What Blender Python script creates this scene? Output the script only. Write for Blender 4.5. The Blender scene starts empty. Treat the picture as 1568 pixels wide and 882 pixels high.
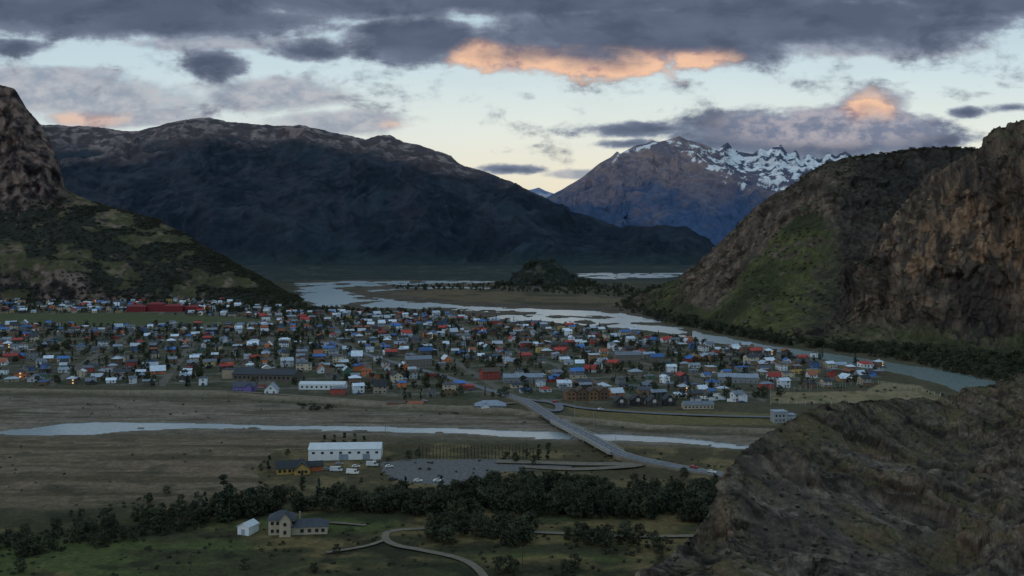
import bpy, math, random
import numpy as np
from mathutils import Vector
random.seed(7); RNG=np.random.default_rng(7)
F=1506.0; CX=784.0; HY=375.0; H=120.0      # camera constants: image pixels -> metres
K=1.62
scene=bpy.context.scene
col_root=scene.collection

def lin(c):
    c=np.asarray(c,float)/255.0
    return np.where(c<=0.04045,c/12.92,((c+0.055)/1.055)**2.4)
def C(r,g,b,k=None): return np.minimum(lin((r,g,b))*(K if k is None else k),0.85)
def G(px,py):
    d=H*F/(py-HY); return ((px-CX)/F*d, d)
def dist(py): return H*F/(py-HY)

# ---------------------------------------------------------------- noise
perm=RNG.permutation(256); perm=np.concatenate([perm,perm,perm])
gr=RNG.normal(size=(256,3)); gr/=np.linalg.norm(gr,axis=1)[:,None]
jit=RNG.uniform(0,1,size=(256,3)); rv=RNG.uniform(0,1,256)
def pn(x,y,z):
    x=np.asarray(x,float); y=np.asarray(y,float)+0*x; z=np.asarray(z,float)+0*x
    xi=np.floor(x).astype(int); yi=np.floor(y).astype(int); zi=np.floor(z).astype(int)
    xf=x-xi; yf=y-yi; zf=z-zi; xi&=255; yi&=255; zi&=255
    u=xf*xf*xf*(xf*(xf*6-15)+10); v=yf*yf*yf*(yf*(yf*6-15)+10); w=zf*zf*zf*(zf*(zf*6-15)+10)
    r=0
    for i in (0,1):
        wi=u if i else 1-u
        a=perm[(xi+i)&255]
        for j in (0,1):
            wj=v if j else 1-v
            b=perm[(a+yi+j)&255]
            for k in (0,1):
                wk=w if k else 1-w
                g=gr[perm[(b+zi+k)&255]]
                r=r+wi*wj*wk*(g[...,0]*(xf-i)+g[...,1]*(yf-j)+g[...,2]*(zf-k))
    return r*1.5
def fbm(x,y,z=0.0,o=5,g=0.5,l=2.03):
    a=1;s=0;t=0
    for i in range(o):
        s=s+a*pn(x+i*17.3,y+i*9.1,z+i*5.7); t+=a; a*=g; x=x*l;y=y*l;z=np.asarray(z)*l
    return s/t*1.6
def ridg(x,y,z=0.0,o=5,g=0.5,l=2.07):
    a=1;s=0;t=0
    for i in range(o):
        n=1-np.abs(pn(x+i*13.3,y+i*7.1,z+i*3.7))*2.2
        s=s+a*n*np.abs(n); t+=a; a*=g; x=x*l;y=y*l;z=np.asarray(z)*l
    return s/t
def worley(x,y,z):
    """fractured blocks: returns block height (random offset + tilt) and crack distance"""
    xi=np.floor(x).astype(int); yi=np.floor(y).astype(int); zi=np.floor(z).astype(int)
    f1=np.full(x.shape,9.0); f2=np.full(x.shape,9.0); hh=np.zeros(x.shape)
    for i in (-1,0,1):
        a=perm[(xi+i)&255]
        for j in (-1,0,1):
            b=perm[(a+yi+j)&255]
            for k in (-1,0,1):
                h=perm[(b+zi+k)&255]; J=jit[h]
                dx=x-(xi+i)-J[...,0]; dy_=y-(yi+j)-J[...,1]; dz=z-(zi+k)-J[...,2]
                d=dx*dx+dy_*dy_+dz*dz; g=gr[h]
                t=rv[h]-.5+0.7*(dx*g[...,0]+dy_*g[...,1]+dz*g[...,2])
                nw=d<f1
                f2=np.where(nw,f1,np.minimum(f2,d)); f1=np.where(nw,d,f1); hh=np.where(nw,t,hh)
    return hh,np.sqrt(f2)-np.sqrt(f1)
def sst(a,b,x):
    t=np.clip((x-a)/(b-a),0,1); return t*t*(3-2*t)
def mixc(c,col,m): return c*(1-m[...,None])+np.asarray(col)*m[...,None]
def pip(poly,x,y):
    ins=np.zeros(np.shape(x),bool); n=len(poly)
    for i in range(n):
        x1,y1=poly[i]; x2,y2=poly[(i+1)%n]
        if y1==y2: continue
        c=((y1>y)!=(y2>y))&(x<(x2-x1)*(y-y1)/(y2-y1)+x1)
        ins^=c
    return ins
def blur(m,n=8):
    m=m.astype(float)
    for _ in range(n):
        m=(m+np.roll(m,1,0)+np.roll(m,-1,0)+np.roll(m,1,1)+np.roll(m,-1,1)+np.roll(m,2,1)+np.roll(m,-2,1))/7
    return m

# ---------------------------------------------------------------- materials
def nd(nt,t,**k):
    n=nt.nodes.new(t)
    for a,b in k.items(): setattr(n,a,b)
    return n
def base_mat(name,rough=0.9,spec=0.2):
    m=bpy.data.materials.new(name); m.use_nodes=True; nt=m.node_tree
    b=nt.nodes['Principled BSDF']; b.inputs['Roughness'].default_value=rough
    b.inputs['Specular IOR Level'].default_value=spec
    return m,nt,b
def noise_fac(nt,scale,detail,lo,hi,stretch=(1,1,1),src='Object'):
    tc=nd(nt,'ShaderNodeTexCoord'); mp=nd(nt,'ShaderNodeMapping'); mp.inputs['Scale'].default_value=stretch
    n=nd(nt,'ShaderNodeTexNoise'); n.inputs['Scale'].default_value=scale; n.inputs['Detail'].default_value=detail; n.inputs['Roughness'].default_value=0.65
    nt.links.new(tc.outputs[src],mp.inputs[0]); nt.links.new(mp.outputs[0],n.inputs['Vector'])
    r=nd(nt,'ShaderNodeMapRange'); r.inputs['From Min'].default_value=0.3; r.inputs['From Max'].default_value=0.7
    r.inputs['To Min'].default_value=lo; r.inputs['To Max'].default_value=hi
    nt.links.new(n.outputs['Fac'],r.inputs['Value'])
    return r.outputs[0],n.outputs['Fac']
def attr_mat(name,scale,lo,hi,bump,bdist,stretch=(1,1,1),rough=0.95,det=6,spec=0.1):
    m,nt,b=base_mat(name,rough,spec)
    a=nd(nt,'ShaderNodeVertexColor',layer_name='Col')
    f,raw=noise_fac(nt,scale,det,lo,hi,stretch)
    mul=nd(nt,'ShaderNodeVectorMath',operation='SCALE')
    nt.links.new(a.outputs[0],mul.inputs[0]); nt.links.new(f,mul.inputs['Scale'])
    nt.links.new(mul.outputs[0],b.inputs['Base Color'])
    if bump:
        bp=nd(nt,'ShaderNodeBump'); bp.inputs['Strength'].default_value=bump; bp.inputs['Distance'].default_value=bdist
        nt.links.new(raw,bp.inputs['Height']); nt.links.new(bp.outputs[0],b.inputs['Normal'])
    return m
def plain_mat(name,c,rough=0.7,var=0.25,scale=0.6,spec=0.3,metal=0,objrand=0.0):
    m,nt,b=base_mat(name,rough,spec); b.inputs['Metallic'].default_value=metal
    f,raw=noise_fac(nt,scale,3,1-var,1+var)
    if objrand:
        oi=nd(nt,'ShaderNodeObjectInfo'); r=nd(nt,'ShaderNodeMapRange')
        r.inputs['To Min'].default_value=1-objrand; r.inputs['To Max'].default_value=1+objrand
        nt.links.new(oi.outputs['Random'],r.inputs['Value'])
        mm=nd(nt,'ShaderNodeMath',operation='MULTIPLY'); nt.links.new(f,mm.inputs[0]); nt.links.new(r.outputs[0],mm.inputs[1]); f=mm.outputs[0]
    mul=nd(nt,'ShaderNodeVectorMath',operation='SCALE'); mul.inputs[0].default_value=tuple(c)
    nt.links.new(f,mul.inputs['Scale']); nt.links.new(mul.outputs[0],b.inputs['Base Color'])
    return m

# ---------------------------------------------------------------- mesh helpers
def grid_mesh(name,P,col,mat,facemask=None):
    nv,nu=P.shape[:2]
    idx=np.arange(nv*nu).reshape(nv,nu)
    q=np.stack([idx[:-1,:-1],idx[:-1,1:],idx[1:,1:],idx[1:,:-1]],-1).reshape(-1,4)
    pts=P.reshape(-1,3)
    if facemask is not None:
        q=q[facemask.reshape(-1)]
        used=np.unique(q); rm=np.full(nv*nu,-1); rm[used]=np.arange(len(used)); q=rm[q]; pts=pts[used]
        if col is not None: col=col.reshape(-1,3)[used]
    me=bpy.data.meshes.new(name)
    me.vertices.add(len(pts)); me.vertices.foreach_set('co',pts.astype(np.float32).ravel())
    me.loops.add(q.size); me.loops.foreach_set('vertex_index',q.astype(np.int32).ravel())
    me.polygons.add(len(q)); me.polygons.foreach_set('loop_start',np.arange(0,q.size,4,dtype=np.int32))
    me.polygons.foreach_set('loop_total',np.full(len(q),4,np.int32))
    me.polygons.foreach_set('use_smooth',np.ones(len(q),bool))
    me.update(calc_edges=True)
    if col is not None:
        at=me.color_attributes.new('Col','FLOAT_COLOR','POINT')
        c4=np.ones((len(pts),4),np.float32); c4[:,:3]=np.clip(col.reshape(-1,3),0,0.9)
        at.data.foreach_set('color',c4.ravel())
    me.materials.append(mat)
    ob=bpy.data.objects.new(name,me); col_root.objects.link(ob)
    return ob
def normals(P):
    du=np.gradient(P,axis=1); dv=np.gradient(P,axis=0)
    n=np.cross(du,dv); n/=np.linalg.norm(n,axis=-1)[...,None]+1e-9
    return n
def loft(name,rows,segs,pxs,disp,colf,mat):
    R=[]
    for r in rows:
        r=np.array(r,float)
        py=np.interp(pxs,r[:,0],r[:,1]); d=np.interp(pxs,r[:,0],r[:,2])
        R.append(np.stack([(pxs-CX)/F*d,d,H-(py-HY)/F*d],-1))
    out=[];vv=[]
    n=len(R)
    for k in range(n-1):
        p0=R[max(k-1,0)];p1=R[k];p2=R[k+1];p3=R[min(k+2,n-1)]
        m1=(p2-p0)*0.35; m2=(p3-p1)*0.35
        if k==n-2: m1=(p2-p1)*0.5
        if k==n-3: m2=(p2-p1)*0.3
        for t in np.linspace(0,1,segs[k],endpoint=(k==n-2)):
            t2=t*t;t3=t2*t
            out.append((2*t3-3*t2+1)*p1+(t3-2*t2+t)*m1+(-2*t3+3*t2)*p2+(t3-t2)*m2); vv.append(k+t)
    P=np.array(out); V=np.array(vv)[:,None]+0*pxs[None,:]; PX=pxs[None,:]+0*V
    N=normals(P)
    r_=disp(P,V,PX); aux=None
    if isinstance(r_,tuple): r_,aux=r_
    P=P+N*r_[...,None]
    N=normals(P)
    PY=HY-(P[...,2]-H)/P[...,1]*F; PXX=CX+P[...,0]/P[...,1]*F
    col=colf(P,N,V,PXX,PY)
    if aux is not None: col=col*aux[...,None]
    ob=grid_mesh(name,P,col,mat)
    return ob,P,N,V,PXX,PY

# ================================================================= GROUND
pxs=np.concatenate([np.linspace(-5000,-130,36),np.arange(-120,1690,1.8),np.linspace(1700,6500,36)])
pys=np.concatenate([np.arange(1500,884,-8),np.arange(882,560,-1.3),np.arange(560,420,-0.8),np.arange(420,380,-1.0),[379.5,379,378.5,378,377.5]])
PXg,PYg=np.meshgrid(pxs,pys); D=H*F/(PYg-HY); Xg=(PXg-CX)/F*D; Yg=D
wx=fbm(Xg/90,Yg/90,0,4)*D*0.008+fbm(Xg/18,Yg/18,3,2)*D*0.003; wy=fbm(Xg/90,Yg/90,31.5,4)*D*0.008+fbm(Xg/18,Yg/18,7,2)*D*0.003
Yw=np.maximum(Yg+wy,60); Xw=Xg+wx
px=CX+Xw/Yw*F; py=HY+H*F/Yw
def band(pts,px=px,py=py):
    a=np.array(pts,float); yc=np.interp(px,a[:,0],a[:,1]); h=np.interp(px,a[:,0],a[:,2],left=-5,right=-5)
    return (h-np.abs(py-yc))
RIV=[
 [(450,435,1.5),(470,437,4),(520,435,5),(600,433,3.5),(700,432,2.2),(760,431,0.7)],
 [(460,448,7),(480,452,13),(510,453,13),(560,460,7),(600,464,5)],
 [(480,464,4),(560,464,6),(640,467,5),(720,472,3.5),(800,475,4),(880,479,4.5),(950,484,6),(990,493,7),(1040,507,7),(1090,518,5),(1150,527,4),(1200,536,4.5),(1300,551,6),(1400,568,8),(1450,580,13),(1500,592,15),(1568,610,18),(1800,660,22)],
 [(728,491,2),(770,488,6),(830,486,5),(900,493,6),(960,496,6),(1010,502,6),(1040,508,4)],
 [(885,421,2.2),(930,422.5,4.8),(1000,422,3.8),(1060,420,2.2)],
 [(560,446,1),(620,441,1.5),(700,440,1.2),(760,441,0.6)]]
R2=[(-400,662,3),(0,661,2.5),(50,659,5),(100,655,9),(150,654,9),(200,652,6),(300,651,4),(400,653,3.5),(500,655,3.5),(600,657,4),(700,659,4.5),(800,663,5.5),(850,665,5.5),(900,667,5),(960,669,4.5),(1040,674,4),(1100,681,4),(1170,686,3.5),(1600,700,3)]
wet=np.full(px.shape,-9.0)
isl=fbm(Xg/70,Yg/120,9,5)
for r in RIV: wet=np.maximum(wet,band(r)-np.clip(isl-0.10,0,1)*28*(PXg<1060))
isl2=fbm(Xg/22,Yg/7,19,4)
wet=np.maximum(wet,band(R2)-np.clip(isl2-0.3,0,1)*9)
wm=sst(-0.6,0.7,wet)
Z=-1.5*wm
TOWN=[(-60,458),(60,456),(200,459),(330,457),(400,472),(560,476),(700,484),(850,499),(960,509),(1050,521),(1150,534),(1280,548),(1350,561),(1345,580),(1330,590),(1180,597),(1170,616),(1040,622),(900,618),(800,612),(700,612),(600,608),(400,600),(330,592),(120,590),(-60,588)]
FIELD=[(-60,481),(190,479),(330,485),(400,489),(400,497),(330,497),(190,499),(-60,498)]
LAWN=[(860,624),(1000,628),(1180,634),(1190,652),(1000,650),(900,645)]
SPORT=[(1175,600),(1330,598),(1350,583),(1400,590),(1445,605),(1440,622),(1300,618),(1180,616)]
CARP=[(585,708),(640,703),(740,704),(850,706),(900,712),(830,718),(760,722),(745,738),(690,742),(600,736),(580,722)]
dk=np.array([(-300,596),(0,598),(120,601),(330,603),(480,613),(600,622),(780,630),(850,640),(1000,655),(1180,662)],float)
dyc=np.interp(PXg,dk[:,0],dk[:,1]); dm=np.exp(-((PYg-dyc)/2.2)**2)*(PXg<1200)
Z=Z+dm*2.2+ (1-wm)*fbm(Xg/35,Yg/35,2,3)*0.5*(PYg>600)
n1=fbm(Xg/120,Yg/120,1,4); n2=fbm(Xg/25,Yg/25,2,5); n3=fbm(Xg/5,Yg/5,3,3); ns=fbm(Xg/140,Yg/16,5,5); ns2=fbm(Xg/40,Yg/5,15,4)
c=np.zeros(px.shape+(3,))+C(62,57,45)
c=mixc(c,C(31,39,40),sst(440,425,py)); c=mixc(c,C(60,60,54),sst(0.15,0.4,ns)*sst(440,430,py)*0.5)
m=(py<500)&(py>432)
c=mixc(c,C(54,51,40),m*1.0); c=mixc(c,C(30,33,29),m*sst(0.0,0.25,n1)*0.9)
gp=pip([(455,430),(560,428),(760,430),(960,456),(985,472),(1000,486),(1030,503),(960,505),(860,502),(760,499),(700,484),(560,476),(490,468),(455,450)],px,py)
c=mixc(c,C(70,62,54),gp*0.85); c=mixc(c,C(44,41,35),gp*sst(0.0,0.3,ns)*0.7)
gp=pip([(600,449),(700,442),(850,448),(955,458),(960,470),(800,466),(660,458)],px,py)
c=mixc(c,C(76,65,50),gp*0.9); c=mixc(c,C(44,44,34),gp*sst(0,.3,n1)*.8)
rb=sst(dyc-2,dyc+1,py)*sst(0,-1,(py-np.interp(px,[-200,0,300,500,700,850,1000,1200],[675,672,672,674,676,680,690,700]))/14)
c=mixc(c,C(88,79,70),rb); c=mixc(c,C(60,54,43),rb*sst(0.0,0.35,ns)*0.8); c=mixc(c,C(108,99,89),rb*sst(0.1,0.4,fbm(Xg/60,Yg/10,8,4))*0.6)
c=mixc(c,C(50,46,37),rb*sst(.1,.4,ns2)*.5)
lp=sst(664,674,py)*sst(800,770,py+px*0.03)*sst(640,420,px)
c=mixc(c,C(88,75,62),lp); c=mixc(c,C(62,53,41),lp*sst(0.0,0.4,ns)*0.8); c=mixc(c,C(48,45,34),lp*sst(0.15,0.45,n2)*0.65); c=mixc(c,C(50,45,36),lp*sst(.1,.4,ns2)*.5)
md=sst(738,760,py+n2*12)*(1-lp*0.8)
c=mixc(c,C(48,48,32),md)
c=mixc(c,C(62,67,38),md*sst(0.0,0.4,n1+ns*0.7)*sst(770,800,py)*0.8)
c=mixc(c,C(88,75,50),md*sst(0.0,0.35,fbm(Xg/50,Yg/30,12,4)+0.0006*(px-500))*0.75)
c=mixc(c,C(28,29,21),md*sst(0.05,0.4,n2)*0.75)
mid=pip([(420,690),(600,680),(850,680),(1180,690),(1110,760),(700,760),(420,760),(380,720)],px,py)
c=mixc(c,C(58,53,38),mid*0.9); c=mixc(c,C(86,74,52),mid*sst(0.0,0.3,n2)*0.7)
TH=math.radians(14); ct,s_=math.cos(TH),math.sin(TH)
A=Xg*ct+Yg*s_; B=-Xg*s_+Yg*ct
BA,BB=92.0,56.0
tw=pip(TOWN,px,py)
c=mixc(c,C(60,58,47),tw*1.0); c=mixc(c,C(42,47,33),tw*sst(0,0.3,n2)*0.8); c=mixc(c,C(86,78,67),tw*sst(0.2,0.5,-n2)*0.7)
st=((np.mod(A,BA)<8)|(np.mod(B,BB)<8))&tw
c=mixc(c,C(84,79,74),st*0.75)
c=mixc(c,C(60,63,43),pip(FIELD,px,py)*0.95)
c=mixc(c,C(80,72,48),pip(LAWN,px,py)*0.9)
c=mixc(c,C(108,95,74),pip(SPORT,px,py)*0.85); c=mixc(c,C(68,66,46),pip(SPORT,px,py)*sst(0,.3,n2)*.7)
c=mixc(c,C(100,90,76),np.clip(dm,0,1)*0.8)
c=mixc(c,C(56,52,38),np.exp(-((PYg-dyc-6)/3.0)**2)*(PXg<1200)*0.8)
c=mixc(c,C(90,82,73),sst(-5,-1.5,wet)*(1-wm)*0.5*(PYg>600))
c=mixc(c,C(70,74,74),wm)
cpm=pip(CARP,px,py)*1.0
c=c*(1+(0.28*n3+0.20*n2)*(1-cpm))[...,None]
c=mixc(c,C(80,78,79),cpm*0.97); Z=Z*(1-cpm*.9)
Pg=np.stack([Xg,Yg,Z],-1)
ground_mat=attr_mat('ground_soil_grass',0.5,0.66,1.34,0.7,0.6)
grid_mesh('ground',Pg,c,ground_mat)
fm=(wet>-3.5); fmq=fm[:-1,:-1]|fm[1:,1:]|fm[1:,:-1]|fm[:-1,1:]
Pw=Pg.copy(); Pw[...,2]=-0.7
# milky silt tint; sky reflection upstream and dark cliff reflection painted into the colour
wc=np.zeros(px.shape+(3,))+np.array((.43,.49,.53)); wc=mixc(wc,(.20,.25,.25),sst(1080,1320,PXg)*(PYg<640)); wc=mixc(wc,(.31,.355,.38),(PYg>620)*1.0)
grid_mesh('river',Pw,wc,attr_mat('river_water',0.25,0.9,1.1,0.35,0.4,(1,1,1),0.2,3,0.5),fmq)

# ================================================================= HILLS
def dA(P,V,PX):
    x,y,z=P[...,0],P[...,1],P[...,2]
    k=sst(0,0.5,V)*sst(4.6,3.3,V)*(1-0.85*np.exp(-((V-3)/0.3)**2))
    rock=sst(130,90,PX)*sst(1.8,2.3,V)
    d=fbm(x/170,y/170,z/170,6,0.5)*20*k
    hb,cr_=worley(x/26,y/26,z/45)
    d=d+rock*k*(ridg(x/60,y/60,z/130,6,0.5)*20-8+hb*11)
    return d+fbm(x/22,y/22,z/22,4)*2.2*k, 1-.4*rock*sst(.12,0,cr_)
shrubA=None
def cA(P,N,V,PX,PY):
    global shrubA
    x,y,z=P[...,0],P[...,1],P[...,2]
    n=fbm(x/90,y/90,z/60,6); n2=fbm(x/25,y/25,z/25,4); n6=fbm(x/50,y/50,z/30+9,5,.6)
    c=np.zeros(P.shape)+C(56,55,39)
    c=mixc(c,C(74,65,52),sst(0.0,0.35,n2+n6*.5))
    m=sst(-0.30,-0.10,n+0.35*n2+0.08*sst(300,400,PX)-0.3*pip([(80,290),(180,300),(190,345),(110,335)],PX,PY)-0.5*pip([(0,398),(110,398),(140,415),(130,440),(0,430)],PX,PY))
    shrubA=m*(V<3.2)
    c=mixc(c,C(29,32,29),m*0.95)
    rk=np.maximum(sst(0.62,0.4,N[...,2])*0.8,sst(112,92,PX+n2*12)*sst(322,300,PY+n*20))
    rk=np.maximum(rk,sst(.7,1,V-2+n2*.2)*(PX>190)*sst(-.05,.25,n2+.1)*.75*(V<3.3))
    rk=np.maximum(rk,blur(pip([(65,415),(132,420),(145,462),(55,462)],PX+n2*10,PY+n2*5),3)*.85)
    rk=np.maximum(rk,sst(.22,.4,n6)*(1-m)*.6)
    rc=mixc(np.zeros(P.shape)+C(54,46,46),C(88,74,69),sst(-0.1,0.5,n2+ridg(x/30,y/30,z/70,4)*0.5)); rc=mixc(rc,C(34,30,33),sst(0.1,0.45,-n2))
    c=c*(1-rk[...,None])+rc*rk[...,None]
    return c*(1+0.3*n2[...,None])
hillmat=attr_mat('hillside',0.09,0.7,1.3,0.9,4)
_,PA,NA,VA,PXA,PYA=loft('left_hill',[
 [(-400,463,2095),(460,463,2095)],
 [(-400,400,2150),(-60,398,2160),(60,400,2160),(110,408,2155),(135,425,2140),(160,432,2140),(300,440,2150),(400,452,2150),(460,462,2120)],
 [(-400,300,2330),(0,315,2330),(95,312,2340),(150,335,2330),(200,350,2300),(300,390,2250),(400,436,2200),(460,462,2130)],
 [(-400,40,2500),(-100,95,2480),(0,130,2460),(22,136,2460),(40,165,2460),(60,188,2460),(75,212,2455),(88,250,2450),(97,285,2440),(120,300,2430),(160,316,2420),(200,325,2400),(240,336,2380),(280,356,2350),(320,380,2320),(360,402,2280),(400,424,2240),(430,442,2200),(460,461,2150)],
 [(-400,460,3600),(100,450,3200),(460,466,2500)]],
 [60,110,170,30],np.arange(-400,462,1.6),dA,cA,hillmat)
Bcrest=np.array([(-400,215),(0,200),(60,190),(100,192),(150,195),(200,201),(235,196),(260,187),(290,183),(320,181),(350,187),(380,188),(420,192),(470,192),(500,200),(560,213),(580,207),(597,207),(620,217),(660,228),(690,238),(705,250),(740,262),(790,281),(830,300),(870,320),(910,332),(950,346),(1000,345),(1050,346),(1085,366),(1110,385),(1250,397)],float)
bx=Bcrest[:,0]; by=Bcrest[:,1]; bd=np.interp(bx,[-400,600,900,1250],[9200,8600,7600,6600])
def brow(t,dd): return [(x,407+(y-407)*t,5750+(d-5750)*dd) for x,y,d in zip(bx,by,bd)]
def dB(P,V,PX):
    x,y,z=P[...,0],P[...,1],P[...,2]
    k=sst(0,0.6,V)*sst(4.8,4.1,V)*(1-0.93*np.exp(-((V-4)/0.4)**2))*sst(1250,1000,PX)
    w=fbm(x/900,y/900,z/900,3)*400
    return k*((ridg((x+w)/1000,y/3500,z/2600,6,0.52)-.5)*200+fbm(x/260,y/260,z/260,5)*42)+sst(0,.6,V)*sst(4.8,4.1,V)*fbm(x/150,y/150,z/110,5,.6)*16
def cB(P,N,V,PX,PY):
    x,y,z=P[...,0],P[...,1],P[...,2]
    n=fbm(x/500,y/500,z/300,6,0.6); n2=fbm(x/120,y/120,z/120,4,0.6); nr=ridg(x/400,y/1200,z/700,5)
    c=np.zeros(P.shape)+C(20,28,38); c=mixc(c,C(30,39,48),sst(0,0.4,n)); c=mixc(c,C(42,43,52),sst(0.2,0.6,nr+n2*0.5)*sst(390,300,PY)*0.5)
    tl=np.interp(PX,[-400,200,300,440,560,650,700,800,900],[236,238,214,224,240,256,266,286,306])
    m=sst(12,-12,PY-tl+n*26+n2*14+nr*8)
    c=mixc(c,C(62,56,60),m*0.9); c=mixc(c,C(106,94,93),m*sst(0.0,0.4,n2+nr*0.3)*0.7)
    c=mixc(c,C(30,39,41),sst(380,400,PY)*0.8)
    return c*(1+0.25*n2[...,None])
mtn=attr_mat('far_mountain',0.012,0.8,1.2,0.5,20,det=5)  # distance haze is baked as blue into the mountains' vertex colours
loft('forested_mountain',[brow(0,0),brow(0.3,0.18),brow(0.6,0.42),brow(0.85,0.72),brow(1,1),[(-400,398,13500),(1250,402,9000)]],
 [50,70,70,80,24],np.arange(-400,1252,1.9),dB,cB,mtn)
Cc=np.array([(780,330),(815,312),(840,300),(860,290),(890,272),(915,252),(935,240),(945,231),(950,235),(975,222),(990,220),(998,215),(1010,217),(1030,212),(1040,207),(1050,212),(1062,216),(1080,221),(1090,227),(1100,229),(1108,220),(1115,217),(1122,227),(1135,233),(1152,235),(1165,226),(1176,231),(1185,224),(1196,221),(1208,235),(1218,229),(1228,242),(1238,234),(1255,243),(1268,232),(1280,238),(1295,230),(1310,240),(1340,245),(1400,240),(1500,260),(1700,300)],float)
sx=Cc[:,0]; sy=Cc[:,1]; sys_=np.convolve(np.pad(sy,3,'edge'),np.ones(7)/7,'valid')
def crow(t,d): return [(x,400+(((y if t==1 else y2+4))-400)*t,d) for x,y,y2 in zip(sx,sy,sys_)]
def dC(P,V,PX):
    x,y,z=P[...,0],P[...,1],P[...,2]
    k=sst(0,0.5,V)*sst(3.8,3.1,V)*(1-0.95*np.exp(-((V-3)/0.3)**2))
    w=fbm(x/1500,y/1500,z/1500,3)*600
    return k*((ridg((x+w+z*0.9)/1200,y/3500,z/3200,7,0.55)-.55)*330)+k*fbm(x/300,y/300,z/300,4)*50+sst(0,0.5,V)*sst(3.8,3.1,V)*fbm(x/260,y/260,z/160,5)*26*sst(950,1100,PX)
def cC(P,N,V,PX,PY):
    x,y,z=P[...,0],P[...,1],P[...,2]
    n=fbm(x/700,y/700,z/500,6,0.6); n2=fbm(x/160,y/160,z/130,5,0.6); nr=ridg((x+z*0.9)/500,y/1500,z/1500,5); n4=fbm((x-z*.8)/260,y/500,z/500,5,.6)
    c=np.zeros(P.shape)+C(44,60,86); c=mixc(c,C(86,79,88),sst(340,260,PY+n*60+n4*40)*0.85)  # blue haze and shading of the lower slopes painted into the colour
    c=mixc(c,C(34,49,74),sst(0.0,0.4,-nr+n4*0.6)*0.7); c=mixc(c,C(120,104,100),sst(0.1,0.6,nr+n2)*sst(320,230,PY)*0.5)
    yc=np.interp(PX,sx,sys_)
    wd=np.interp(PX,[900,1030,1060,1120,1180,1250,1320],[2,6,18,38,44,38,22])
    u=(PY-yc)/wd
    sn=sst(0.0,0.08,n2*0.8+n4*0.6-0.02-np.abs(u-.45)*0.34+.12*(u>0))*(u>-.5)*(u<1.6)*sst(925,950,PX)
    c=mixc(c,C(46,58,80),sst(1.4,.6,u)*sst(1090,1120,PX)*.7)
    c=mixc(c,(0.62,0.64,0.70),sn*0.95)
    return c*(1+0.15*n2[...,None])
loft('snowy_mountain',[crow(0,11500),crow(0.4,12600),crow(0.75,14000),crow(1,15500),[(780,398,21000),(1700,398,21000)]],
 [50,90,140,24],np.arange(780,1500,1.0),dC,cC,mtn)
def dS(P,V,PX): return 0*V
def cS(P,N,V,PX,PY):
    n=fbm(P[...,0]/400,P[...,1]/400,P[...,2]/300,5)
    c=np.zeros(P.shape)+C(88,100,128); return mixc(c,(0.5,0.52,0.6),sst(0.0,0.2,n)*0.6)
loft('distant_peaks',[[(760,395,24000),(900,395,24000)],[(760,296,25000),(800,292,25000),(815,290,25000),(825,287,25000),(835,292,25000),(850,297,25000),(900,305,25000)],[(760,395,29000),(900,395,29000)]],[30,10],np.arange(760,900,2.0),dS,cS,mtn)
GREEN=[(985,470),(1000,440),(1050,425),(1060,470),(1090,470),(1120,440),(1150,395),(1195,355),(1250,325),(1280,350),(1285,410),(1270,470),(1290,500),(1290,535),(1150,520),(1060,495)]
def cR(kind):
    def f(P,N,V,PX,PY):
        x,y,z=P[...,0],P[...,1],P[...,2]
        n=fbm(x/110,y/110,z/90,6); n2=fbm(x/22,y/22,z/30,5,0.6); st=fbm(x/12,y/12,z/80,5,0.6); nr=ridg(x/40,y/40,z/130,5)
        c=mixc(np.zeros(P.shape)+C(62,54,50),C(92,79,70),sst(-0.1,0.5,st+n*0.4)); c=mixc(c,C(36,33,33),sst(0.1,0.5,-nr*0.6-n2*0.5)*0.85)
        gcol=mixc(np.zeros(P.shape)+C(52,56,33),C(68,66,42),sst(-0.1,0.4,n2)); gcol=mixc(gcol,C(36,39,28),sst(-0.05,0.35,n+n2*0.5)*.85)
        if kind==1:
            g=blur(pip(GREEN,PX+n2*14+n*20,PY+n*18+n2*8),3)
            g=np.maximum(g*sst(0.1,0.32,N[...,2]+n2*0.12)*(1-.8*sst(.2,.45,-n2-n*.5)),sst(0.75,0.92,N[...,2])*0.55)
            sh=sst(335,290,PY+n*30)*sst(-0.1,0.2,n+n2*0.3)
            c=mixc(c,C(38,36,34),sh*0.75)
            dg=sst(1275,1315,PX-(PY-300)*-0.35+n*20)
            c=mixc(c,C(33,32,32),dg*0.7)  # painted shade: shadowed gully beside the nearer cliff, put into the rock colour
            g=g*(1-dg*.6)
        else:
            c=mixc(np.zeros(P.shape)+C(58,51,48),C(82,71,63),sst(-0.2,0.4,st+n*0.3)); 
            c=mixc(c,C(112,90,72),sst(0.22,0.6,n+st*0.7)*sst(230,300,PY)*sst(500,440,PY)*0.75)
            c=mixc(c,C(33,31,32),sst(-0.05,0.35,-nr*0.7-st*0.6)*0.75)
            c=mixc(c,C(44,40,42),sst(0.05,0.35,-n)*0.55)
            g=np.maximum(sst(0.62,0.8,N[...,2]+n2*0.2)*.8,sst(0,1,(PY-490-n*30)/20)*sst(-0.25,0.15,n))*0.85
            g=np.maximum(g,sst(250,225,PY+n2*10)*sst(1440,1490,PX)*0.5*(N[...,2]>0.35))
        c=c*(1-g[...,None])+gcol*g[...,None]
        return c*(1+0.3*n2[...,None])
    return f
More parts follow.
